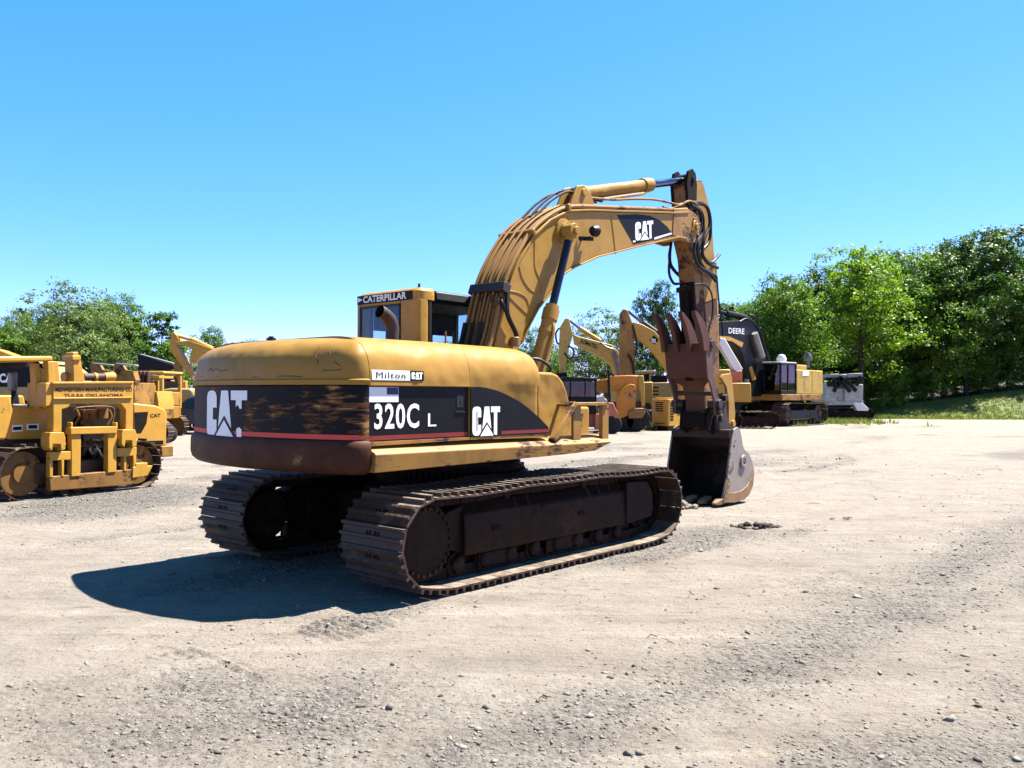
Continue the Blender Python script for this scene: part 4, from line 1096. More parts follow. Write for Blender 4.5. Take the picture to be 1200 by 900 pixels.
for key, u, Y, vt, wd in (('broad',868,80,352,1.0),('round',902,76,334,1.0),('broad',925,72,322,1.0),('tall',952,78,312,1.0),('round',1082,72,296,1.0),('tall',1050,80,292,1.1),('broad',1105,76,284,1.05),('tall',1130,72,276,1.0),('dark',1165,74,266,1.05),
                          ('broad',1205,76,282,1.05),('tall',1245,74,270,1.0),('dark',1290,78,280,1.1),('broad',1340,76,270,1.1),('dark',1400,80,275,1.1),('tall',1010,86,300,1.2),('dark',975,90,330,1.1),('dark',1060,92,330,1.2),('dark',1120,94,330,1.2),('dark',1180,92,320,1.2),('dark',1235,94,320,1.2),('dark',920,92,360,1.1),('dark',880,94,370,1.0)):
    tree(key, u, Y, vt, wl, 'tree', GR, wide=wd)
tree('bright', 1008, 67, 287, 'bright yellow-green tree with a pale visible trunk at the front edge of the wood', rz=.6, wide=1.0)
for k, (key, u, Y, vt) in enumerate((('young',1045,69,412),('young',1092,70,402),('young',1150,72,405),('young',1010,72,425),('bush',1030,68,462),('bush',1078,72,455),('bush',1120,74,448),('bush',1168,75,445),('bush',1215,75,440),('young',1200,76,398),('young',945,74,415),('young',905,74,425),('bush',990,74,455))+tuple(('thicket',870+k*34,90+(k%3)*4,418-(k%4)*6) for k in range(16))):
    tree(key, u, Y, vt, 'low dark undergrowth bush at the foot of the wood on the right', 'bush', 'undergrowth at the edge of the wood')
GL = 'trees of the left treeline'
ll = 'green bushy tree in the treeline on the left behind the parked machines'
for key, u, Y, vt, wd in (('round',-60,70,372,1.1),('grey',-12,64,378,1.1),('round',28,66,366,1.0),('grey',62,62,352,1.05),('grey',100,60,347,1.15),('broad',138,64,346,1.0),('grey',128,58,368,1.0),('round',-110,66,368,1.2),('young',12,58,392,1.2),('young',160,60,372,1.0),('dark',60,72,372,1.2),('dark',120,74,365,1.2),('dark',10,74,385,1.2)):
    tree(key, u, Y+14, vt+5, ll, 'tree', GL, wide=wd*.9)
tree('sparse', 78, 60, 333, 'thin half-bare tree standing above the left treeline', wide=1.1)
tree('slim', 189, 62, 369, 'narrow dark green tree between the left treeline and a low round tree')
tree('round', 246, 66, 387, 'low round bright tree just left of the big excavator', wide=.85)
tree('young', 205, 60, 402, 'small bushy tree behind the raised boom of the far left excavator')
tree('round', 300, 74, 402, 'green tree hidden behind the counterweight of the big excavator'); tree('round', 400, 74, 405, 'green tree hidden behind the cab of the big excavator'); tree('round', 520, 70, 402, 'green tree hidden behind the boom foot of the big excavator')
tree('sparse', 712, 56, 360, 'wispy half-bare tree above the boom of the small yellow excavator', wide=1.0)
tree('grey', 690, 62, 378, 'grey-green bushy tree behind the small yellow excavator', wide=.9)
tree('tall', 770, 56, 330, 'tall leafy tree rising between the two middle excavator booms', wide=.62)
tree('round', 732, 60, 382, 'rounded green tree left of the tall middle tree', wide=.8)
tree('round', 812, 64, 392, 'green tree behind the bucket arm of the big excavator', wide=.8)
tree('round', 632, 60, 385, 'leafy green tree seen under the arch of the big boom', wide=.75)
tree('slim', 846, 62, 352, 'slender tree at the near end of the wood beside the big stick', wide=1.0)
for k, (u, Y) in enumerate(((350,78),(455,80),(490,76),(560,80),(600,84),(655,74))):
    tree('round', u, Y, 408, 'low leafy tree of the distant row, mostly hidden behind the big excavator', 'tree', 'distant trees behind the big excavator', wide=1.1)
# grass bank
n_bx, n_by = 100, 56
bxw = 16 + np.linspace(0,1,n_bx)*80; byw = 61.5 + np.linspace(0,1,n_by)**1.9*110
BX, BY = np.meshgrid(bxw, byw); BZ = bank_h(BX, BY)
F = [(j*n_bx+i, j*n_bx+i+1, (j+1)*n_bx+i+1, (j+1)*n_bx+i) for j in range(n_by-1) for i in range(n_bx-1)]
gb = MB(); gb.add(np.stack([BX,BY,BZ],-1).reshape(-1,3).tolist(), F)
grassm = paint('grassy_soil', (.24,.29,.075), .95, var=.3, vscale=.8, dirt=(.36,.33,.15), bump=.05, bscale=4)
litter = paint('shaded_leaf_litter', (.06,.045,.028), .95, var=.4, vscale=.6, bump=.05, bscale=4)  # leaf litter with the shade under the trees put into its colour
gb.m = [1 if gb.v[f[0]][1] > 71 else 0 for f in gb.f]
o = gb.build('grass_bank', [grassm, litter], normals=True); tag(o, kind='structure')
ff = MB(); fx_ = np.linspace(-75,16.2,60); fy_ = np.linspace(0,1,20)  # dark litter sheet laid for the shade below the left and middle trees
FX, FY = np.meshgrid(fx_, fy_); FY = 57.5 + 2.2*fbm(FX*.3, FX*0+2., 3, 77) + FY**1.5*60; FZ = .05 + .25*(fbm(FX*.5, FY*.5, 3, 78)-.4)*sstep(58, 62, FY)
ff.add(np.stack([FX,FY,FZ],-1).reshape(-1,3).tolist(), [(j*60+i, j*60+i+1, (j+1)*60+i+1, (j+1)*60+i) for j in range(19) for i in range(59)])
o = ff.build('forest_floor', [litter]); tag(o, kind='structure')
def grass_object(pts, hmin, hmax, w, seed, mats):
    r = np.random.default_rng(seed); n = len(pts); per = 7
    P = np.repeat(pts, per, axis=0); m = len(P); P = P + np.c_[r.normal(0,.09,(m,2)), np.zeros(m)]
    h = r.uniform(hmin,hmax,m); a = r.uniform(0,2*PI,m); ln = r.uniform(.1,.6,m)*h
    dx, dy = np.cos(a), np.sin(a)
    b0 = P + np.c_[-dy*w, dx*w, np.zeros(m)]; b1 = P + np.c_[dy*w, -dx*w, np.zeros(m)]; tp_ = P + np.c_[dx*ln, dy*ln, h]
    V = np.stack([b0,b1,tp_],1)
    me = bpy.data.meshes.new('grass'); me.vertices.add(m*3); me.vertices.foreach_set('co', V.ravel()); me.loops.add(m*3); me.loops.foreach_set('vertex_index', np.arange(m*3))
    me.polygons.add(m); me.polygons.foreach_set('loop_start', np.arange(m)*3); me.update(calc_edges=True); me.materials.append(mats)
    o = bpy.data.objects.new('grass', me); COL.objects.link(o); return tag(o, kind='stuff')
L_grass = leaf_mat('grass_blades', (0.085,0.120,0.023), (0.177,0.198,0.049), .3)
r = np.random.default_rng(5); X = 18+70*r.random(11000)**1.4; Y = 62.3+8*r.random(11000)
grass_object(np.c_[X, Y, bank_h(X,Y)], .06, .20, .03, 1, L_grass)
X = np.r_[r.normal(18.5,2.2,900), r.normal(14,3,500), r.normal(7.3,.5,260)]; Y = np.r_[r.normal(55,2.2,900), r.normal(55,2,500), r.normal(42.6,.5,260)]
grass_object(np.c_[X,Y,np.zeros(len(X))], .1, .38, .03, 2, L_grass)
# ================================================================== PARKED MACHINES
M['yel'] = paint('machine_yellow', (1.2,.63,.075), .45, var=.10, wear=RUST, wear_amt=.14, wear_scale=6, dirt=(.95,.48,.06), bump=.0006, bscale=80)
M['yelpale'] = paint('pale_machine_yellow', (.88,.62,.22), .5, var=.08, dirt=(.62,.45,.2))
M['orange'] = paint('machine_orange', (1.55,.52,.03), .45, var=.12, wear=(.2,.08,.03), wear_amt=.25, wear_scale=5, dirt=(1.2,.40,.03))
M['redor'] = paint('faded_red_paint', (1.2,.33,.18), .5, var=.12, wear=(.5,.3,.25), wear_amt=.25)
M['steel'] = paint('bare_steel', (.42,.40,.38), .4, metal=.6, var=.2)
M['silver'] = paint('silver_grey_paint', (.66,.65,.63), .4, metal=.2, var=.1)
M['yelb'] = paint('bright_machine_yellow', (1.3,.80,.15), .45, var=.10, wear=RUST, wear_amt=.2, wear_scale=5, dirt=(.62,.36,.07))
M['dirtyyel'] = paint('dirty_ochre_paint', (.50,.235,.045), .6, var=.2, wear=RUST, wear_amt=.4, wear_scale=6, dirt=(.28,.12,.03))
M['cream'] = paint('off_white_paint', (1.1,1.04,.92), .5, var=.08, dirt=(.36,.33,.28))
M['navy'] = paint('dark_blue_boom_paint', (.03,.032,.045), .5, var=.2, spec=.1)
M['dkgreen'] = paint('black_machine_paint', (.016,.016,.016), .45, var=.2, spec=.15)
M['brown'] = paint('brown_rust_steel', (.14,.065,.035), .6, var=.3, wear=(.25,.13,.07), wear_amt=.4)
M['tyre'] = paint('rubber_tyre', (.022,.021,.021), .8, var=.3, dirt=(.09,.075,.06))
M['carpaint'] = paint('grey_blue_car_paint', (.26,.24,.235), .5, var=.05, spec=.12)

def slab(mb, fr, pts, y0, y1, mat=0): return mb.prism(fr.xz(pts, y0), y0, y1, 'y', mat)
def rc(x0, y0, x1, y1): return [(x0,y1),(x1,y1),(x1,y0),(x0,y0)]
def one(name, fr, parent, mat, pts, y0, y1, bevel=.02, **k):
    m = MB(); slab(m, fr, pts, y0, y1); return m.build(name, mat, parent, bevel=bevel, **k)
def pxmap(fr, o, ux, uy, y, sgn=-1):
    """u,v in 0..1 across a parallelogram of the photo, on the plane y"""
    def f(u, v, l):
        q = fr.p(o[0]+ux[0]*u+uy[0]*v, o[1]+ux[1]*u+uy[1]*v, y=y); return (q.x, y+sgn*l, q.z)
    return f
def wheel(fr, parent, x, z, r, y0, y1, hub=M['yel'], name='wheel'):
    m = MB(); w = abs(y1-y0); yc = (y0+y1)/2
    m.lathe([(r*.55,-w/2),(r*.9,-w/2),(r,-w*.36),(r,w*.36),(r*.9,w/2),(r*.55,w/2)], (x,yc,z), 'y', 28)
    o = m.build(name, M['tyre'], parent, angle=30)
    h = MB(); h.lathe([(0,-w*.42),(r*.25,-w*.42),(r*.3,-w*.30),(r*.55,-w*.34),(r*.56,0),(r*.55,w*.34),(r*.3,w*.3),(r*.25,w*.42),(0,w*.42)], (x,yc,z), 'y', 22)
    h.build('rim', hub, o, angle=30); return o
def crawler(parent, xa, xb, z, r, yc, w, n, mframe, sag=.03, zt=None, hub=None, gh=.03):
    """track loop with frame, rollers, end wheels; xa rear, xb front"""
    P = []
    for i in range(24): P.append((xa+(xb-xa)*i/23, z-r+.0))
    for i in range(1,15):
        a = -PI/2+PI*i/15; P.append((xb+r*math.cos(a), z+r*math.sin(a)))
    for i in range(24):
        t = i/23; P.append((xb+(xa-xb)*t, z+r-sag*4*t*(1-t)))
    for i in range(1,15):
        a = PI/2+PI*i/15; P.append((xa+r*math.cos(a), z+r*math.sin(a)))
    T, pit = resample(P, n)
    f = MB(); f.box(xa+r*.5,xb-r*.5,yc-w*.26,yc+w*.26,z-r*.45,z+r*.35); f.bar((xa,yc,z),(xb,yc,z),w*.4,r*.5)
    fo = f.build('track_frame', mframe, parent, bevel=.02)
    c = MB()
    for k in range(n):
        a, b = T[k], T[(k+1) % n]; t = b-a; t = t/np.hypot(*t)
        shoe_mesh(c, (a+b)/2, t[0], t[1], yc-w/2, yc+w/2, pit, grs=(0,), gh=gh, links=False)
    c.build('track_chain', M['shoe'], fo, angle=25)
    for x in (xa, xb):
        s = MB(); s.lathe([(0,-w*.30),(r*.35,-w*.30),(r*.4,-w*.22),(r*.84,-w*.2),(r*.86,0),(r*.84,w*.2),(r*.4,w*.22),(r*.35,w*.30),(0,w*.30)], (x,yc,z), 'y', 28)
        s.build('track_wheel', hub or mframe, fo, angle=30)
    for x in np.linspace(xa+r*1.1, xb-r*1.1, 6):
        s = MB(); s.cyl((x,yc-w*.28,z-r*.72),(x,yc+w*.28,z-r*.72),r*.2,n=14); s.build('track_roller', mframe, fo)
    return fo
def pxcyl(mb, fr, a, b, y, r, n=12, mat=0):
    mb.cyl(fr.p(a[0],a[1],y=y), fr.p(b[0],b[1],y=y), r, n=n, mat=mat)

# ---- pipelayer at the left
PF = Frame(-8.53, 13.96, R(62))
pip = empty('pipelayer', PF, 'yellow crawler pipelayer with a canopy and a side frame bearing raised lettering', 'pipelayer')
S = -1.05
a_ = PF.p(32,560,y=-.95); b_ = PF.p(167,549,y=-.95)
crawler(pip, a_.x, b_.x, .425, .42, -.72, .46, 40, M['brown'], hub=M['dirtyyel'], gh=.05)
crawler(pip, a_.x, b_.x, .425, .42, .72, .46, 40, M['brown'], hub=M['dirtyyel'], gh=.05)
bd = MB()
slab(bd, PF, [(157,476),(183,478.5),(194,483),(196,487),(196,526),(157,527)], -.46, .46)
hood_o = bd.build('hood', M['yel'], pip, bevel=.03)
gr_ = MB(); slab(gr_, PF, [(158,487),(174,486),(172,500),(166,511),(159,511)], -.465, -.44); gr_.build('hood_opening', M['under'], hood_o)
st = MB(); slab(st, PF, [(168,520.5),(192,519.5),(192,524),(168,525)], -.468, -.44); st.build('number_strip', M['black'], hood_o)
text_on('hood_lettering', 'CAT', pxmap(PF, (176,492.8), (12.5,-.6), (0,-4.2), -.46), 1, 1, M['black'], hood_o, bold=.03)
one('front_weight', PF, pip, M['rusty'], [(190,526),(204,525.5),(204,538),(190,539)], -.50, .50)
one('engine_block', PF, pip, M['under'], [(72,480),(158,480),(158,545),(72,548)], -.30, .40)
ev = MB(); pxcyl(ev, PF, (120,494), (120,482), -.55, .10); pxcyl(ev, PF, (104,500), (104,484), -.45, .14); 
ev.tube([PF.p(86,486,y=-.6),PF.p(92,482,y=-.6),PF.p(120,480,y=-.6),PF.p(134,483,y=-.6),PF.p(132,500,y=-.6)],.012,smooth=3)
for u in (90,98,110,128): ev.tube([PF.p(u,484,y=-.5),PF.p(u+3,492,y=-.52),PF.p(u-2,502,y=-.5)],.02,smooth=3)
ev.build('engine_fittings', M['dirtyyel'], pip, angle=40)
ev = MB()
for u, v in ((98,538),(104,530),(110,541),(118,528)): ev.tube([PF.p(u,v,y=-.35),PF.p(u+4,v-10,y=-.4),PF.p(u+9,v-2,y=-.35)],.04,smooth=3)
slab(ev, PF, [(112,545),(137,543),(137,553),(112,555)], -.42, -.2)
ev.build('engine_pipes', M['steel'], pip)
one('rear_body', PF, pip, M['yel'], [(14,481),(60,481),(61,519),(12,520)], -.62, .62)
one('rear_deck', PF, pip, M['brown'], [(-30,519),(62,519),(62,540),(-30,545)], -.55, .55)
one('side_tank', PF, pip, M['yel'], [(-40,468),(12,468),(16,486),(8,520),(-40,522)], -.95, -.55, bevel=.03)
one('side_tank', PF, pip, M['yel'], [(-40,468),(12,468),(16,486),(8,520),(-40,522)], .95, .55, bevel=.03)
sg = MB(); slab(sg, PF, [(32,501.5),(46,501),(46,508),(32,508.5)], -.63, -.61); so_ = sg.build('name_plate', M['whitec'], pip)
text_on('plate_lettering', '583R', pxmap(PF, (33.5,507), (11,-.3), (0,-4), -.633), 1, 1, M['black'], so_, bold=.04) if False else None
sg = MB(); slab(sg, PF, [(34,502.8),(44,502.5),(44,506.6),(34,507)], -.634, -.628); sg.build('plate_mark', M['black'], so_)
sg = MB(); slab(sg, PF, [(15,503),(27,502.5),(27,510),(15,511)], -.63, -.61); so_ = sg.build('name_plate', M['whitec'], pip)
sg = MB(); slab(sg, PF, [(16,505),(26,504.5),(26,508.5),(16,509)], -.634, -.628); sg.build('plate_mark', M['black'], so_)
# canopy
cn = MB(); slab(cn, PF, [(-40,423),(62,421.5),(62.5,428),(-40,431)], -.95, .85)
cno = cn.build('canopy', M['yel'], pip, bevel=.03)
for pts, yy in (([(56,428),(62.5,428),(65,454),(65,484),(58,484)], -.95), ([(40,430),(46,430),(52,470),(52,484),(44,484)], -.80), ([(56,428),(62.5,428),(65,454),(65,484),(58,484)], .85), ([(-32,430),(-26,430),(-26,484),(-32,484)], -.95), ([(-32,430),(-26,430),(-26,484),(-32,484)], .85)):
    m = MB(); slab(m, PF, pts, yy, yy+(.14 if yy < 0 else -.14)); m.build('canopy_post', M['yel'], cno, bevel=.01)
m = MB(); m.loft([[PF.p(13,485,y=y) for y in (-.35,.2)]+[PF.p(24,485,y=y) for y in (.2,-.35)], [PF.p(13,462,y=y) for y in (-.35,.2)]+[PF.p(21,462,y=y) for y in (.2,-.35)]])
slab(m, PF, [(14,478),(40,478),(40,486),(14,486)], -.4, .3); m.build('seat', M['dark'], pip, bevel=.03)
m = MB()
for u, v in ((33,470),(46,468),(52,466),(49,472)): m.tube([PF.p(u,484,y=-.6),PF.p(u+1,(v+484)/2,y=-.58),PF.p(u+2,v,y=-.55)],.015,smooth=2); m.cyl(PF.p(u+2,v+1,y=-.55),PF.p(u+2,v-2.5,y=-.55),.03,n=8)
m.build('control_levers', M['dark'], pip)
m = MB(); slab(m, PF, rc(14.5,440,21.5,463), -.35, -.2); m.build('exhaust_stack', M['steel'], pip, bevel=.03)
m = MB(); slab(m, PF, [(0,429),(40,428.5),(40,433),(22,436),(0,437)], -.3, .6); m.build('canopy_liner', M['dark'], cno)
# side frame
one('side_frame', PF, pip, M['yel'], [(62.5,452.5),(156.5,451),(156.5,508),(147.5,508),(147.5,484),(142,477),(84,477),(80,482),(73,484),(73,511),(62.5,511)], S, S+.16, bevel=.012)
sf = bpy.data.objects[[o.name for o in pip.children if o.name.startswith('side_frame')][-1]]
m = MB(); slab(m, PF, [(62,452),(157,450.5),(157,453),(62,454.5)], S-.04, S+.3); slab(m, PF, [(63.5,470.5),(156,468.5),(156,470.3),(63.5,472.3)], S-.03, S+.1); m.build('frame_ledge', M['yel'], sf, bevel=.008)
one('frame_gusset', PF, sf, M['yel'], [(53.5,453),(62.4,453),(62.4,479),(53.5,481)], S+.02, S+.5, bevel=.01)
text_on('frame_lettering', 'MIDWESTERN MANUFACTURING CO', pxmap(PF, (65,463.6), (90,-1.1), (0,-5.2), S), 1, 1, M['brown'], sf, bold=.03)
text_on('frame_lettering', 'TULSA OKLAHOMA', pxmap(PF, (75,470.0), (70,-1.0), (0,-4.2), S), 1, 1, M['brown'], sf, bold=.03)
for u0, u1, v0, v1 in ((58,77.5,511,533),(143,161,507,528)):
    m = MB(); slab(m, PF, [(u0+2,v0),(u1-2,v0),(u1,v0+6),(u1,v1-2),(u1-5,v1),(u1-6,v1-8),(u0+5,v1-8),(u0+4,v1),(u0,v1-4),(u0,v0+6)], S-.08, S+.14)
    m.cyl(PF.p((u0+u1)/2-8,v1-8,y=S+.02),PF.p((u0+u1)/2+8,v1-8.4,y=S+.02),.05,n=12); m.build('hinge_lug', M['yel'], sf, bevel=.01)
lf = MB()
slab(lf, PF, [(83.5,505),(138,503.5),(138,511.5),(83.5,513.5)], S-.03, S+.12); slab(lf, PF, [(84.5,513),(95.5,513),(95.5,562),(84.5,563)], S, S+.12); slab(lf, PF, [(127,511.5),(137.5,511),(137.5,557),(127,558)], S, S+.12)
slab(lf, PF, [(59,534),(84.5,533),(84.5,543),(59,544.5)], S+.01, S+.11); slab(lf, PF, [(138,529),(161,527.5),(161,537.5),(138,539)], S+.01, S+.11)
for u0, u1, v0, v1 in ((59,63,544,564),(73,76,543,563),(146,149,538,556),(157,160.5,537,555)): slab(lf, PF, rc(u0,v0,u1,v1), S+.01, S+.11)
for u in (84.5,137): m_ = slab(lf, PF, rc(u-1,499,u+1.5,506), S, S+.1)
lf.build('lower_frame', M['yel'], pip, bevel=.01)
one('track_beam', PF, pip, M['dirtyyel'], [(59,563),(161,553),(163,564),(155,572),(60,580)], S+.02, S+.14, bevel=.015)
m = MB(); slab(m, PF, [(157,551),(180,549),(174,561),(156,564)], S, S+.1); slab(m, PF, [(160,546.5),(174,545.5),(174,551),(160,552)], S, S+.1); m.build('front_bracket', M['yel'], pip, bevel=.01)
# winch on top
wn = MB()
pxcyl(wn, PF, (74,446), (87,446), -.1, .085, 18); pxcyl(wn, PF, (97,446), (133,445.5), -.1, .070, 16, 1)
for u in (92,109,121): pxcyl(wn, PF, (u,446), (u+3,446), -.1, .085, 18)
pxcyl(wn, PF, (124,445.5), (133,445.5), -.1, .085, 18)
wn.build('winch_drum', [M['yel'], M['brown']], pip, angle=30)
m = MB(); slab(m, PF, [(85.5,426),(94,425),(100,451),(86,452)], -.30, -.06); slab(m, PF, [(84.5,421),(94.5,420.5),(95,426),(84.5,426.5)], -.33, -.04); slab(m, PF, [(85,417),(91,416.5),(92.5,421),(85,421)], -.28, -.08)
m.build('winch_post', M['yel'], pip, bevel=.012)

# ---- excavators and other machines behind the pipelayer
def letters_px(name, txt, fr, o, ux, uy, y, mat, parent, bold=.03, sgn=-1, lift=.01): return text_on(name, txt, pxmap(fr, o, ux, uy, y, sgn), 1, 1, mat, parent, bold=bold, lift=lift)
AF = Frame(-12.5, 22.5, 0)
ax = empty('excavator', AF, 'yellow excavator with a black lettered side panel, half hidden behind the pipelayer canopy', 'excavator')
o = one('house', AF, ax, M['yelpale'], [(-90,458),(50,458),(50,474),(-90,476)], -.9, 1.4)
o2 = one('side_panel', AF, ax, M['black'], [(-90,430),(44,430),(48,460),(-90,460)], -.88, 1.35)
letters_px('side_lettering', 'CAT', AF, (-.5,453.5), (21,-.3), (0,-11), -.88, M['white'], o2, bold=.04)
one('hood', AF, ax, M['yelpale'], [(-90,424),(36,426),(50,435),(60,443),(72,452),(72,456),(49,457),(44.5,429.5),(-90,429.5)], -.8, 1.3)
one('boom', AF, ax, M['yel'], [(-60,400),(-10,413),(0,415.5),(16,421.5),(40,434),(20,434),(0,424),(-60,412)], .2, .6)
crawler(ax, -4.1, -.5, .42, .42, -.9, .6, 40, M['track']); crawler(ax, -4.1, -.5, .42, .42, 1.3, .6, 40, M['track'])
one('slew_ring', AF, ax, M['under'], [(-60,475),(30,475),(30,492),(-60,492)], -.5, 1.0)
o = MB()
for u, v in ((52,440),(58,444),(64,448)): slab(o, AF, [(u,v),(u+7,v+3),(u+7,v+5),(u,v+2)], -.84, -.75)
o.build('vent_louvre', M['steel'], ax)

BF = Frame(-13.0, 27.5, 0)
bx_ = empty('loader', BF, 'yellow crawler loader with two raised lift arms topped by silver bars, behind the pipelayer winch', 'loader')
for k, (u, y0) in enumerate(((105,-.4),(132,-.9))):
    m = MB(); slab(m, BF, [(u,433),(u+2,430),(u+8,430.5),(u+12,437),(u+24,439),(u+27,449),(u+22,462),(u+4,456)], y0, y0+.35); lo = m.build('lift_arm', M['rusty'], bx_, bevel=.02)
    m = MB(); slab(m, BF, [(u+3,428.8),(u+27,431),(u+27,433),(u+3,431)], y0-.04, y0+.2); m.build('lift_cylinder', M['silver'], lo, bevel=.02)
one('body', BF, bx_, M['rusty'], [(80,452),(158,452),(158,480),(80,482)], -.8, .9)
crawler(bx_, -13.6+13.0-.6, 1.3, .4, .38, -.7, .5, 32, M['track']); crawler(bx_, -1.2, 1.3, .4, .38, .9, .5, 32, M['track'])

CFm = Frame(-12.6, 29.0, 0)
fk = empty('forklift', CFm, 'forklift with a dark brown twin mast and a small yellow cab, behind the pipelayer hood', 'forklift')
m = MB()
for u in (158,162,166.5,171): slab(m, CFm, rc(u,438.5,u+2.3,484), -.95, -.75)
for v in (441,456,470): slab(m, CFm, rc(158,v,173.5,v+2), -.90, -.78)
m.build('mast', M['brown'], fk, bevel=.008)
m = MB(); 
for u in (174,183.5): slab(m, CFm, rc(u,446,u+2.2,474), -.7, -.62); slab(m, CFm, rc(u,446,u+2.2,474), .3, .38)
slab(m, CFm, rc(173.5,443.5,186.5,446.5), -.75, .45); cabf = m.build('cab_frame', M['yel'], fk, bevel=.01)
m = MB(); slab(m, CFm, rc(176,448,183.5,461), -.68, -.67); m.build('cab_window', M['glass'], cabf)
one('body', CFm, fk, M['yel'], [(166,462),(184,462),(186,474),(186,484),(166,486)], -.8, .5)
wheel(CFm, fk, .15, .36, .36, -.85, -.55); wheel(CFm, fk, .15, .36, .36, .3, .6); wheel(CFm, fk, .75, .30, .30, -.85, -.6); wheel(CFm, fk, .75, .30, .30, .3, .55)

DF = Frame(-17.0, 42.0, 0)
nb = empty('excavator', DF, 'dark blue excavator boom and machine standing among the yellow machines on the left', 'excavator')
nbb = one('boom', DF, nb, M['navy'], [(161,419),(167,419.5),(193,428),(203,431),(203,436),(195,437),(193,448),(186,449),(184,438),(176,435),(170,450),(163,450),(161,440)], -.3, .3)
m = MB(); slab(m, DF, [(163,418),(203,428.5),(203,430.5),(163,420.5)], -.2, .1); m.build('boom_cylinder', M['silver'], nbb, bevel=.02)
one('house', DF, nb, M['yel'], [(158,449),(198,449),(198,470),(158,470)], -1.2, 1.2); crawler(nb, -1.6, 1.2, .5, .45, -1.0, .6, 30, M['track']); crawler(nb, -1.6, 1.2, .5, .45, 1.0, .6, 30, M['track'])

GF = Frame(-15.2, 40.5, 0)
yx = empty('excavator', GF, 'yellow excavator with folded angular boom and rounded pale counterweight, beyond the grey-blue car', 'excavator')
one('counterweight', GF, yx, M['yelpale'], [(186,464),(191,459.5),(200,458),(222,458),(226,461),(226,468),(186,468)], -1.4, 1.3, bevel=.08)
one('house', GF, yx, M['yel'], [(192,468),(260,466),(260,484),(196,484)], -1.3, 1.3, bevel=.04)
o = MB()
for k in range(9):
    rr = random.Random(k); u = 186+rr.random()*16; v = 440+rr.random()*14; q = GF.p(u,v,y=0); o.bar((q.x,-.5,q.z),(q.x+rr.uniform(-.3,.5),.4,q.z+rr.uniform(-.2,.3)),.16,.14)
slab(o, GF, rc(186,450,204,459), -.7, .7); o.build('engine_parts', M['brown'], yx, bevel=.01)
b1 = one('boom', GF, yx, M['yel'], [(202,404),(221,402),(236,407),(256,414),(290,430),(300,455),(288,455),(280,436),(247,420),(236,418),(228,430),(222,428),(224,412),(210,406)], -.3, .3)
one('stick', GF, yx, M['yel'], [(199.5,394),(203.5,392.5),(207.5,397),(210,403),(206,407),(227,443),(223,446),(201,417),(198.5,408)], -.22, .22)
one('link_arm', GF, yx, M['rusty'], [(203.5,424),(211,424),(212,456),(205,456)], -.15, .15)
m = MB(); pxcyl(m, GF, (223,401), (249,412.5), -.1, .14); pxcyl(m, GF, (204,396), (223,401), -.1, .07); m.build('stick_cylinder', M['yel'], b1)
crawler(yx, -1.2, 2.2, .5, .46, -1.1, .6, 32, M['track']); crawler(yx, -1.2, 2.2, .5, .46, 1.1, .6, 32, M['track'])

VF = Frame(-13.2, 36.2, R(170))
car = empty('parked_car', VF, 'dark grey-blue car nosing out from behind the big counterweight', 'car')
def car_body(mb, L=4.5, W=.88):
    prof = [(-2.25,.45),(2.2,.42),(2.27,.62),(2.2,.86),(1.35,1.02),(.75,1.06),(.15,1.50),(-.2,1.60),(-1.5,1.62),(-2.1,1.30),(-2.27,.95)]
    secs = []
    for y, k in ((-W,.0),(-W*.97,.03),(-W*.6,.05),(W*.6,.05),(W*.97,.03),(W,.0)):
        secs.append([(x*(1 if abs(y) < W*.98 else .985), y*(1-.16*max(0,(z-1.02)/.6)), z+(k if z > 1.3 else k*.4)) for x, z in prof])
    mb.loft(secs)
m = MB(); car_body(m); cbod = m.build('body', M['carpaint'], car, bevel=.04, segs=3)
m = MB()
for s in (-1,1): m.add([(.62,s*.882,1.08),(.05,s*.815,1.48),(-.55,s*.80,1.53),(-.55,s*.882,1.08)],[(0,1,2,3)]); m.add([(-.62,s*.882,1.08),(-.62,s*.80,1.53),(-1.4,s*.80,1.53),(-1.75,s*.875,1.10)],[(0,1,2,3)])
m.add([(.80,-.76,1.10),(.80,.76,1.10),(.22,.70,1.52),(.22,-.70,1.52)],[(0,1,2,3)]); m.build('window', M['smoke'], cbod)
for s in (-1,1):
    wheel(VF, car, 1.42, .36, .36, s*.90, s*.66, M['silver']); wheel(VF, car, -1.4, .36, .36, s*.90, s*.66, M['silver'])
    m = MB(); m.box(2.16,2.24,s*.55-.16,s*.55+.16,.70,.84); m.build('headlight', M['silver'], cbod, bevel=.02)
    m = MB(); m.box(.55,.72,s*.98-.08,s*.98+.08,1.05,1.18); m.build('mirror', M['carpaint'], cbod, bevel=.03)
m = MB(); m.box(2.2,2.30,-.8,.8,.42,.60); m.build('bumper', M['dark'], cbod, bevel=.03)

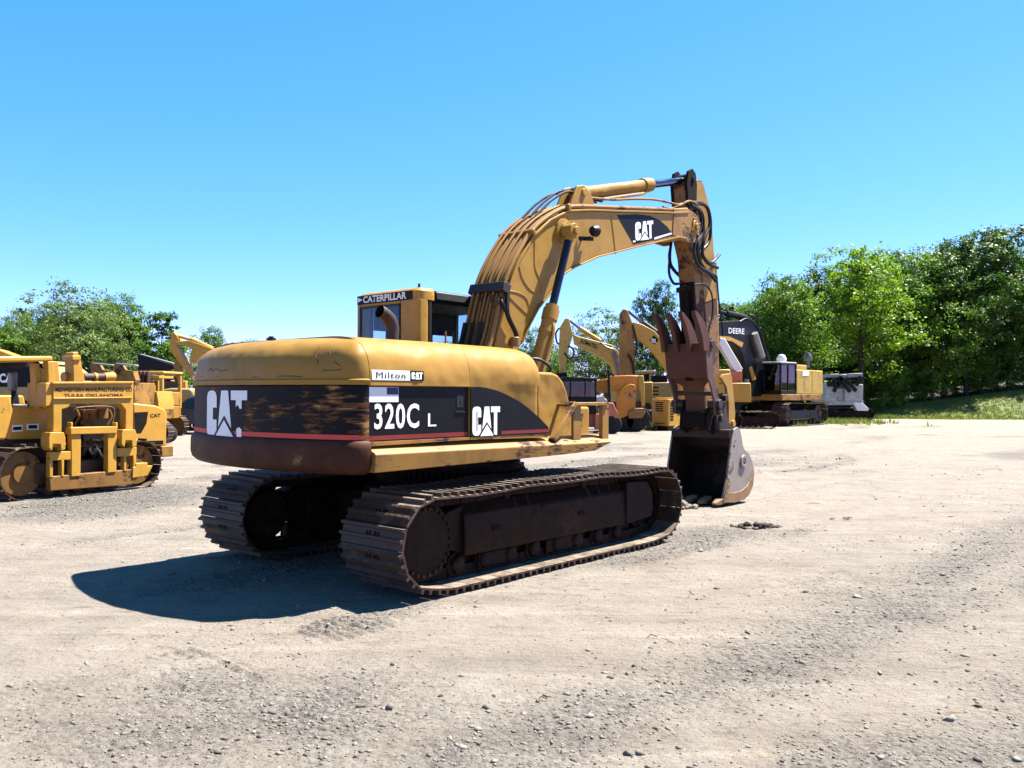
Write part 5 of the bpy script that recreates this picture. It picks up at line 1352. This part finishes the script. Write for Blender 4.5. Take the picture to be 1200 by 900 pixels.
YF = Frame(-14.6, 33.5, R(176))
bz = empty('bulldozer', YF, 'yellow bulldozer with an open posted canopy, tucked among the machines behind the pipelayer hood', 'bulldozer')
m = MB(); m.box(.2,1.9,-.55,.55,.75,1.55); m.prism([(1.9,.75),(2.05,.8),(2.05,1.4),(1.9,1.5)],-.5,.5); m.build('hood', M['yel'], bz, bevel=.05)
m = MB(); m.box(-1.3,.2,-.8,.8,.7,1.2); m.box(-1.3,-.9,-.75,.75,1.2,1.75); m.build('body', M['rusty'], bz, bevel=.04)
m = MB(); m.box(-1.35,.25,-.85,.85,2.45,2.55); cno_ = m.build('canopy', M['yelb'], bz, bevel=.03)
for x in (-1.25,.12):
    for y in (-.75,.75): m = MB(); m.box(x-.06,x+.06,y-.06,y+.06,1.1,2.45); m.build('canopy_post', M['yel'], cno_, bevel=.01)
m = MB(); m.box(-.7,-.2,-.3,.3,1.2,1.5); m.box(-.8,-.65,-.3,.3,1.4,2.0); m.build('seat', M['dark'], bz, bevel=.04)
m = MB(); m.cyl((1.2,.1,1.5),(1.2,.1,2.1),.06,n=12); m.build('exhaust_stack', M['exh'], bz)
m = MB(); m.loft([[(2.6+.12*math.cos(a),-1.4,.15+.5*(k/5)),(2.6+.12*math.cos(a),1.4,.15+.5*(k/5)),(2.7+.12*math.cos(a),1.4,.15+.5*(k/5)),(2.7+.12*math.cos(a),-1.4,.15+.5*(k/5))] for k, a in enumerate(np.linspace(0,2.2,6))]); m.build('blade', M['yel'], bz)
for s in (-1,1):
    m = MB(); m.bar((2.65,s*1.15,.35),(-.4,s*1.15,.5),.14,.2); m.build('push_arm', M['yel'], bz, bevel=.02)
    crawler(bz, -1.1, 1.5, .42, .40, s*.85, .45, 34, M['track'], hub=M['dirtyyel'], gh=.05)
# ---- middle group
KF = Frame(5.2, 46.0, 0)
ko = empty('excavator', KF, 'smaller yellow excavator with dark lettering on its boom, folded beyond the black cab machine', 'excavator')
kb = one('boom', KF, ko, M['yelb'], [(671.5,391),(676,393),(703,400),(716,403),(724,410.7),(728,420),(730,443),(722,443),(716,427),(705,419),(695,413.6),(672.7,402.5)], -.25, .25, bevel=.03)
letters_px('boom_lettering', 'KOMATSU', KF, (680,401.5), (19.5,7.0), (.6,-5.2), -.25, M['black'], kb, bold=.03)
one('stick', KF, ko, M['yelb'], [(655.8,382.7),(661.6,372.8),(666,372),(668,380),(671,392),(669,399),(664.5,415),(662,441),(656,443),(654.6,415)], -.2, .2, bevel=.03)
m = MB(); pxcyl(m, KF, (678.5,384), (703,399), 0, .13); kc = m.build('stick_cylinder', M['yel'], kb); m = MB(); pxcyl(m, KF, (666.5,375), (679,384.5), 0, .06); m.build('rod', M['rod'], kc)
m = MB()
for k in range(3): pxcyl(m, KF, (718+k*2.2,412+k), (724.5+k*1.3,440), -.3, .05)
m.tube([KF.p(u,v,y=-.28) for u,v in ((703,400),(711,406),(719,409),(724,420),(725,436))],.04,smooth=3); m.build('boom_hose', M['steel'], kb)
m = MB(); m.tube([KF.p(u,v,y=-.3) for u,v in ((665,405),(671,408),(672,415),(667,420),(661,413))],.05,smooth=3); m.tube([KF.p(u,v,y=-.3) for u,v in ((655,384),(651,390),(652,400),(655,403))],.05,smooth=3); m.build('stick_hose', M['hose'], ko)
m = MB(); slab(m, KF, [(652,437),(664,436),(666,446),(656,452)], -.5, .5); m.build('bucket', M['under'], ko)
one('house', KF, ko, M['yel'], [(722,448),(765,446),(765,470),(722,472)], -1.2, 1.2, bevel=.05)
one('cab', KF, ko, M['yel'], [(722,430),(740,430),(740,448),(722,448)], .2, 1.1, bevel=.05)
crawler(ko, .2, 3.2, .46, .44, -1.0, .6, 32, M['track']); crawler(ko, .2, 3.2, .46, .44, 1.0, .6, 32, M['track'])

QF = Frame(8.6, 43.5, 0)
cx = empty('excavator', QF, 'yellow excavator with a small black emblem on its boom, standing just beyond the bucket', 'excavator')
cxb = one('boom', QF, cx, M['yel'], [(741.5,376),(752.7,379),(767,386.7),(782,404.7),(797,438.7),(806,458),(790,458),(782.7,434),(771,417.5),(757,402.5),(743,392)], -.28, .28, bevel=.03)
m = MB(); slab(m, QF, [(761,397),(766,391.5),(771.5,397),(766.5,402.5)], -.295, -.27); eo = m.build('boom_emblem', M['black'], cxb)
logo('logo_lettering', pxmap(QF, (763.4,399.5), (5.2,1.2), (-.6,-4.6), -.296), 1, 1, eo)
m = MB(); pxcyl(m, QF, (752,377), (781,397), 0, .17); cc = m.build('stick_cylinder', M['dark'], cxb); m = MB(); pxcyl(m, QF, (735,363.5), (753,378), 0, .07); m.build('rod', M['rod'], cc)
one('stick', QF, cx, M['rusty'], [(726.3,366),(729.8,361),(734.5,361.7),(739,373),(742,381),(743,406),(744.5,415),(743,440),(729.8,441),(726.3,432)], -.22, .22, bevel=.03)
m = MB(); slab(m, QF, [(726.5,378),(733,378),(734,436),(726.8,432)], -.245, -.2); m.build('stick_shadow_side', M['brown'], cx) if False else None
m = MB(); m.tube([QF.p(u,v,y=-.3) for u,v in ((741,380),(744,392),(746,404),(744,416))],.05,smooth=3); m.tube([QF.p(u,v,y=-.3) for u,v in ((736,414),(741,424),(743,437))],.06,smooth=3); m.build('stick_hose', M['hose'], cx)
one('house', QF, cx, M['yel'], [(798,448),(856,447),(856,469),(798,470)], -1.25, 1.25, bevel=.05)
one('counterweight', QF, cx, M['yel'], [(838,431),(856,430.5),(857,440),(857,447),(838,447)], -1.2, 1.2, bevel=.06)
one('cab', QF, cx, M['dark'], [(800,428),(822,428),(822,448),(800,448)], .2, 1.15, bevel=.05)
crawler(cx, -.4, 2.3, .48, .46, -1.1, .7, 34, M['track']); crawler(cx, -.4, 2.3, .48, .46, 1.1, .7, 34, M['track'])

TF = Frame(3.9, 38.2, 0)
tl = empty('telehandler', TF, 'black-cabbed telehandler with faded red fenders beside the step guard of the big excavator', 'telehandler')
cb_ = MB()
slab(cb_, TF, [(656,443.5),(660,441),(699,442),(700,445.5),(656,446.5)], -.75, .75)
for u0, u1 in ((655.3,657.2),(667.5,669.5),(685,686.6),(697,699.2)): slab(cb_, TF, rc(u0,445,u1,469), -.74, -.66); slab(cb_, TF, rc(u0,445,u1,469), .66, .74)
slab(cb_, TF, rc(655.3,464,699,484), -.74, .74)
cbo = cb_.build('cab', M['dkgreen'], tl, bevel=.02)
m = MB(); slab(m, TF, rc(657.2,446.5,697,464), -.70, -.69); m.build('side_window', M['smoke'], cbo)
m = MB(); slab(m, TF, rc(657.2,446.5,697,464), .69, .70); m.build('side_window', M['smoke'], cbo)
m = MB(); slab(m, TF, rc(672,458,682,466), -.3, .2); slab(m, TF, rc(679,450,683,466), -.3, .2); m.build('seat', M['interior'], cbo, bevel=.02)
m = MB(); slab(m, TF, [(710.5,473),(713,471),(719,471),(722,478),(724.5,482),(724.5,489),(721,489),(719,486.5),(711,487)], -1.05, -.5); m.build('fender', M['redor'], tl, bevel=.03)
m = MB(); slab(m, TF, rc(698,484,706,503), -.9, -.3); slab(m, TF, rc(640,484,706,500), -.28, .6); m.build('chassis', M['redor'], tl, bevel=.03)
m = MB(); slab(m, TF, [(698,464.5),(706,463.5),(712,468),(711,471),(698,470)], -.7, .4); m.build('bonnet', M['cream'], tl, bevel=.03)
q = TF.p(717.5,497.5,y=-.9); wheel(TF, tl, q.x, .43, .43, -1.0, -.62, M['redor']); wheel(TF, tl, q.x, .43, .43, .62, 1.0, M['redor'])
q2 = TF.p(655,497.5,y=-.9); wheel(TF, tl, q2.x, .43, .43, -1.0, -.62, M['redor']); wheel(TF, tl, q2.x, .43, .43, .62, 1.0, M['redor'])
m = MB(); slab(m, TF, [(712,441),(714.5,440),(715.5,469),(713,471)], -.5, -.38); m.tube([TF.p(713,441,y=-.44),TF.p(716,436,y=-.44),TF.p(719,440,y=-.44)],.05,smooth=3); m.build('exhaust_stack', M['dkgreen'], tl, bevel=.01)

OF = Frame(5.9, 40.6, 0)
og = empty('wheel_excavator', OF, 'bright orange wheeled machine with rounded side plate, between black cab and louvred box', 'wheeled excavator')
one('upper_body', OF, og, M['orange'], [(716,439.5),(738,438.5),(751,439),(752,456),(735,457),(714,458)], -.9, .7, bevel=.04)
one('rear_cover', OF, og, M['yel'], [(748,438.6),(754,439),(755.5,452),(755.5,474),(752,476),(750.5,458),(748.5,456)], -1.0, .9, bevel=.03)
one('side_plate', OF, og, M['orange'], [(728,456),(733,451.5),(738,448.7),(744.5,450),(745,478),(738,485),(726,490),(723,480),(722,470)], -1.15, -.95, bevel=.02)
one('boom', OF, og, M['orange'], [(699,445),(712,443),(717,440),(718,456),(714,459),(699,458)], -.3, .3, bevel=.03)
one('chassis', OF, og, M['brown'], [(716,470),(756,470),(757,489),(716,491)], -.9, .9, bevel=.03)
one('outrigger', OF, og, M['rusty'], [(737,481),(744,477),(755,477),(757,482),(753,488.5),(737,489.5)], -1.25, -.9, bevel=.03)
m = MB()
for c, rr in ((OF.p(740,465,y=-1.15),.05),(OF.p(733,460,y=-1.15),.05),(OF.p(740,482,y=-1.15),.06),(OF.p(741,453,y=-1.15),.04)): m.cyl((c.x,-1.17,c.z),(c.x,-1.14,c.z),rr,n=10)
slab(m, OF, [(735,462.5),(742,462),(741,464.5),(736,464.8)], -1.165, -1.14); m.build('plate_fitting', M['steel'], og)
for u in (731,746): q = OF.p(u,496,y=-1.0); wheel(OF, og, q.x, .50, .50, -1.1, -.7, M['brown']); wheel(OF, og, q.x, .50, .50, .7, 1.1, M['brown'])
m = MB()
for dx in (-1.5,1.5,4): m.tube([OF.p(756,478,y=-1.0),OF.p(757+dx,486,y=-1.0),OF.p(755+dx*1.5,493,y=-1.0),OF.p(758+dx*1.7,499,y=-1.0)],.06,smooth=3)
m.build('grapple', M['exh'], og)

UF = Frame(7.75, 41.6, 0)
gn = empty('generator', UF, 'square yellow generator box with black louvre slots sitting on a skid', 'generator')
p0 = UF.p(764,466,y=0); 
def genbox():
    A = px_ray(764,500); A = Vector((0,0,CH))+A*(41.8/A.y); B = px_ray(783,501); B = Vector((0,0,CH))+B*(40.6/B.y); Cc = px_ray(802,500); Cc = Vector((0,0,CH))+Cc*(41.8/Cc.y)
    A, B, Cc = UF.local(A), UF.local(B), UF.local(Cc); D = A+Cc-B
    z0, z1 = .22, 1.52
    m = MB(); m.loft([[(q.x,q.y,z) for q in (A,B,Cc,D)] for z in (z0,z1)])
    bo = m.build('housing', M['yel'], gn, bevel=.025)
    m = MB(); m.loft([[(q.x*1.0,q.y,z) for q in (A,B,Cc,D)] for z in (.04,.215)]); m.build('skid', M['under'], gn)
    def face(P, Q, u0, u1, z0_, z1_, mat, nm, nn=1, par=bo):
        d = Q-P; nrm = Vector((d.y,-d.x,0)).normalized(); m = MB()
        for k in range(nn):
            a, b = z0_+(z1_-z0_)*k/nn, z0_+(z1_-z0_)*(k+.55)/nn if nn > 1 else z1_
            w0, w1 = P+d*u0, P+d*u1
            m.add([(w0.x+nrm.x*t, w0.y+nrm.y*t, z) for t in (-.01,.012) for z in (a,b)]+[(w1.x+nrm.x*t, w1.y+nrm.y*t, z) for t in (-.01,.012) for z in (a,b)], [(0,1,3,2),(4,6,7,5),(0,4,5,1),(2,3,7,6),(1,5,7,3),(0,2,6,4)])
        return m.build(nm, mat, par)
    face(A, B, .25, .72, .92, 1.42, M['under'], 'louvre', 5); face(B, Cc, .14, .34, .50, 1.42, M['under'], 'louvre', 7)
    face(B, Cc, .60, .92, .75, 1.28, M['rusty'], 'control_panel'); face(B, Cc, .04, .10, .26, 1.48, M['rusty'], 'door_seam'); face(A, B, .2, .8, .33, .37, M['under'], 'vent_slot')
    m = MB(); t = (A+B+Cc)/3; m.box(t.x-.5,t.x+.4,t.y+.2,t.y+.7,1.525,1.60); m.build('lid', M['yel'], bo, bevel=.01)
genbox()

WF = Frame(8.4, 52.0, 0)
wl_ = empty('wheel_loader', WF, 'pale cream wheel loader with a flat-roofed cab, seen behind the louvred yellow box', 'loader')
m = MB(); slab(m, WF, [(743,433.5),(768,433),(769,436),(743,437)], -.9, .9)
for u0, u1 in ((744.5,746),(752.5,754.5),(760.7,763)): slab(m, WF, rc(u0,436,u1,464), -.85, -.75); slab(m, WF, rc(u0,436,u1,464), .75, .85)
co = m.build('cab', M['yelpale'], wl_, bevel=.02)
m = MB(); slab(m, WF, rc(746,437,761,456), -.80, -.79); m.build('side_window', M['smoke'], co)
one('hood', WF, wl_, M['yelpale'], [(763,447),(786,446.5),(788,452),(788,466),(742,468),(742,458),(763,456)], -.85, .85, bevel=.04)
m = MB(); slab(m, WF, rc(764,439,782,446.5), -.6, .6); m.build('engine_screen', M['dkgreen'], wl_)
m = MB(); 
for v in (452,456,460): slab(m, WF, rc(765,v,772,v+2), -.87, -.84)
m.build('grille', M['dark'], wl_)
for u in (750,782): q = WF.p(u,480,y=-.9); wheel(WF, wl_, q.x, .72, .72, -1.15, -.65); wheel(WF, wl_, q.x, .72, .72, .65, 1.15)
one('chassis', WF, wl_, M['yel'], [(742,467),(788,465),(788,478),(742,480)], -.7, .7)

# ---- white-armed rig beyond the bucket
RF = Frame(11.4, 45.0, 0)
rg_ = empty('drill_rig', RF, 'machine with slanting white arm on red mount, between the bucket linkage and black boom', 'drill rig')
one('arm', RF, rg_, M['whitec'], [(844,394),(849,394.5),(870.5,430),(868,434),(862,434),(842,401)], -.3, .3, bevel=.03)
one('mount', RF, rg_, M['redor'], [(856,433),(869.5,432),(870,446),(856,447)], -.4, .4, bevel=.03)
one('body', RF, rg_, M['yel'], [(862,446.5),(880,446.5),(881,469),(846,469),(846,448)], -1, 1, bevel=.04)
m = MB(); m.cyl(RF.p(868,448,y=-.8),RF.p(868,443,y=-.8),.1,n=10); m.cyl(RF.p(875,448,y=-.8),RF.p(875,442,y=-.8),.12,n=10); m.build('motor', M['steel'], rg_)
crawler(rg_, -.5, 2.0, .45, .42, -.8, .5, 26, M['track']); crawler(rg_, -.5, 2.0, .45, .42, .8, .5, 26, M['track'])

# ---- large black-boomed excavator at the right
HF = Frame(15.4, 49.8, R(-135))
de = empty('excavator', HF, 'big excavator with black lettered boom and square yellow engine housing near the wood', 'excavator')
crawler(de, -2.15, 1.75, .66, .62, 1.40, .92, 46, M['exh'], hub=M['brown'], gh=.05); crawler(de, -2.15, 1.75, .66, .62, -1.40, .92, 46, M['track'], gh=.05)
m = MB(); m.box(-1.5,1.5,-1.0,1.0,.6,1.25); m.lathe([(0,1.2),(.9,1.2),(.9,1.42),(0,1.42)],(0,0,0),'z',28); m.build('carbody', M['under'], de)
dk_ = MB(); dk_.box(-2.6,2.2,-1.55,1.55,1.43,1.78); dko = dk_.build('deck', M['rusty'], de, bevel=.03)
def hp(u, v, y): q = HF.p(u, v, y=y); return (q.x, q.z)
eng = MB()
e0 = [hp(*q, 1.5) for q in ((934,458),(965,457.5),(966,432),(957,431),(934,425))]
xs_ = sorted(q[0] for q in e0); xa_, xb_ = -2.75, max(q[0] for q in e0)
zt_ = hp(945,425,1.5)[1]
eng.box(-2.9, xb_, .25, 1.5, 1.785, zt_-.28); eng.box(xb_-1.35, xb_-.05, .30, 1.45, zt_-.285, zt_)
engo = eng.build('engine_housing', M['yelb'], de, bevel=.05)
m = MB(); m.box(-3.1,-1.7,-1.5,.24,1.785,zt_-.45); m.build('counterweight', M['yel'], de, bevel=.1)
m = MB(); slab(m, HF, [(940.5,432),(948,431.5),(948,437.5),(940.5,438)], 1.515, 1.49); m.build('sticker', M['whitec'], engo)
m = MB(); m.box(xb_-.9,xb_-.87,1.497,1.505,1.9,zt_-.4); m.box(xb_-1.9,xb_-1.87,1.497,1.505,1.85,zt_-.35); m.build('panel_seam', M['under'], engo)
m = MB(); q = hp(947,424,.9); m.cyl((q[0],.9,zt_-.1),(q[0],.9,zt_+.35),.09,n=12); m.lathe([(0,zt_+.3),(.22,zt_+.3),(.25,zt_+.42),(.2,zt_+.6),(.12,zt_+.78),(0,zt_+.8)],(q[0],.9,0),'z',16); m.build('exhaust_stack', M['steel'], de, angle=30)
dc = MB(); c0, c1 = hp(933,455,1.4), hp(902,455,1.4); zc_ = hp(915,423,1.4)[1]
x0_, x1_ = c0[0]+.05, c0[0]+1.9
for x in (x0_, (x0_+x1_)/2, x1_-.1):
    dc.box(x,x+.1,1.36,1.46,1.79,zc_); dc.box(x,x+.1,.36,.46,1.79,zc_)
dc.box(x0_,x1_,.36,1.46,1.79,2.0); dc.box(x0_-.02,x1_+.02,.34,1.48,zc_-.08,zc_)
dco = dc.build('cab', M['dkgreen'], de, bevel=.02)
m = MB(); m.box(x0_+.1,x1_,1.41,1.42,2.0,zc_-.08); m.build('side_window', M['smoke'], dco)
m = MB(); m.box(x1_-.05,x1_-.04,.46,1.36,2.0,zc_-.08); m.build('windscreen', M['smoke'], dco)
m = MB(); m.box(x0_+.3,x0_+.9,.6,1.2,1.9,2.45); m.box(x0_+.25,x0_+.4,.6,1.2,2.3,2.95); m.build('seat', M['blue'], dco, bevel=.05)
m = MB(); m.box(x0_,x1_+.1,.36,1.48,zc_+.005,zc_+.09); m.build('roof', M['cream'], dco, bevel=.03)
m = MB(); q = hp(915.5,418,.9); m.lathe([(0,zc_+.09),(.25,zc_+.09),(.28,zc_+.3),(.18,zc_+.5),(0,zc_+.55)],(q[0],.9,0),'z',16); m.build('beacon', M['whitec'], dco, angle=40)
dbm = one('boom', HF, de, M['dkgreen'], [(836,377),(841,375),(877,372.5),(886,377),(891,388),(895,398),(905,425),(912,452),(900,462),(878,462),(876,440),(870,412),(864,404),(843,392),(836,391)], .28, -.28, bevel=.03)
m = MB(); slab(m, HF, [(843,391.5),(855,392.5),(871,399.5),(869,405),(858,398),(843,395)], .30, -.30); m.build('boom_belly', M['yel'], dbm)
text_on('boom_lettering', 'DEERE', pxmap(HF, (853,388.5), (18.5,.9), (0,-6.5), .28, 1), 1, 1, M['whitec'], dbm, bold=.015, lift=.02)
m = MB(); pxcyl(m, HF, (884,388), (893,416), .5, .17); m.build('boom_cylinder', M['silver'], dbm)
m = MB(); pxcyl(m, HF, (850,365), (876,371), 0, .17); pxcyl(m, HF, (838,362), (850,365), 0, .10); m.build('stick_cylinder', M['navy'], dbm)
m = MB(); m.tube([HF.p(u,v,y=.3) for u,v in ((877,367),(883,368),(887,374),(888,383))],.07,smooth=3); m.tube([HF.p(u,v,y=.3) for u,v in ((866,375),(874,371),(882,375),(889,384),(895,400),(902,424))],.05,smooth=3); m.build('boom_hose', M['hose'], dbm)
m = MB(); slab(m, HF, [(878,428),(881,426.5),(886,442),(882,444)], .31, .2); m.build('boom_plate', M['yel'], dbm)
m = MB(); slab(m, HF, [(832,360),(838,360),(842,376),(842,392),(838,440),(832,470),(826,470)], .2, -.2); m.build('stick', M['dkgreen'], de, bevel=.03)

# ---- pale screening plant
SF = Frame(20.3, 58.0, 0)
sp_o = empty('screening_plant', SF, 'pale grey screening machine with dark cross braces at the foot of the wood', 'screening plant')
m = MB(); slab(m, SF, rc(967,446,980,468), -1.3, 1.3); slab(m, SF, rc(990,447,1011.5,467), -1.3, 1.3); slab(m, SF, [(976,452),(992,452),(992,470),(978,470)], -1.1, 1.0); slab(m, SF, [(970,466),(1012,466),(1012,471),(970,472)], -1.2, 1.2)
so2 = m.build('hopper', M['cream'], sp_o, bevel=.03)
m = MB(); 
for a, b in (((977,456),(986,438)),((996,456),(984,440)),((990,440),(1003,455)),((976,440),(984,450)),((1003,448),(1009,438))): m.bar(SF.p(a[0],a[1],y=-1.35),SF.p(b[0],b[1],y=-1.35),.22,.22)
slab(m, SF, rc(967,439.5,1011,442.5), -1.0, -.8); slab(m, SF, rc(969,444,978,450), -1.33, -1.31); m.build('cross_brace', M['dkgreen'], sp_o)
m = MB(); 
for u0, u1, v0 in ((972,983,435.5),(984,992,436),(993,1011,434.5)): slab(m, SF, [(u0,v0),(u1,v0-.6),(u1,v0+3.6),(u0,v0+4)], -1.2, 1.0)
m.build('top_screen', M['silver'], sp_o, bevel=.02)
m = MB(); slab(m, SF, [(1000,468),(1010,468),(1018,475),(1018,478),(1005,478)], -1.3, -.8); m.build('tail_plate', M['whitec'], sp_o, bevel=.02)
crawler(sp_o, .9, 3.4, .46, .44, -.9, .6, 26, M['track']); crawler(sp_o, .9, 3.4, .46, .44, .9, .6, 26, M['track'])
# ------------------------------------------------------------------ light, sky, camera
sl = Vector((1.02, -.42, 2.02)).normalized()
sw_ = Vector((sl.x*EF.c - sl.y*EF.s, sl.x*EF.s + sl.y*EF.c, sl.z))
elev = math.asin(sw_.z); az = math.atan2(sw_.x, sw_.y)
sun = bpy.data.lights.new('sun', 'SUN'); sun.energy = 5.0; sun.angle = R(.53); sun.color = (1, .955, .87)
so = bpy.data.objects.new('sun', sun); COL.objects.link(so)
so.rotation_euler = (-sw_).to_track_quat('-Z', 'Y').to_euler()
w = bpy.data.worlds.new('World'); scene.world = w; w.use_nodes = True
nt = w.node_tree; nt.nodes.clear()
sky = nt.nodes.new('ShaderNodeTexSky'); sky.sky_type = 'NISHITA'; sky.sun_disc = False
sky.sun_elevation = elev; sky.sun_rotation = az; sky.air_density = 1.0; sky.dust_density = 0; sky.ozone_density = 10; sky.altitude = 3000
bg = nt.nodes.new('ShaderNodeBackground'); bg.inputs[1].default_value = .077
wo = nt.nodes.new('ShaderNodeOutputWorld')
SKS = .298
sp_c = nt.nodes.new('ShaderNodeSeparateColor'); cb_c = nt.nodes.new('ShaderNodeCombineColor'); nt.links.new(sky.outputs[0], sp_c.inputs[0])
for i, (k, g) in enumerate(((1.04, 1.42), (.805, .78), (1., 1.))):
    a = N(nt, 'ShaderNodeMath', {0: sp_c.outputs[i], 1: SKS}, operation='MULTIPLY').outputs[0]
    a = N(nt, 'ShaderNodeMath', {0: a, 1: g}, operation='POWER').outputs[0]
    a = N(nt, 'ShaderNodeMath', {0: a, 1: k/SKS}, operation='MULTIPLY').outputs[0]
    nt.links.new(a, cb_c.inputs[i])
nt.links.new(cb_c.outputs[0], bg.inputs[0]); nt.links.new(bg.outputs[0], wo.inputs[0])
cam = bpy.data.cameras.new('camera'); co_ = bpy.data.objects.new('camera', cam); COL.objects.link(co_)
cam.sensor_width = 36; cam.lens = CF/1200*36; cam.clip_end = 3000; cam.clip_start = .1
co_.location = (0, 0, CH)
co_.matrix_world = Matrix.Translation((0,0,CH)) @ Matrix.Rotation(PI/2 + CPITCH, 4, 'X') @ Matrix.Rotation(-CROLL, 4, 'Z')
scene.camera = co_
vs = scene.view_settings; vs.view_transform = 'Standard'; vs.look = 'None'; vs.gamma = 1; vs.exposure = 2.2; vs.use_curve_mapping = False
scene.cycles.max_bounces = 6; scene.cycles.transparent_max_bounces = 12
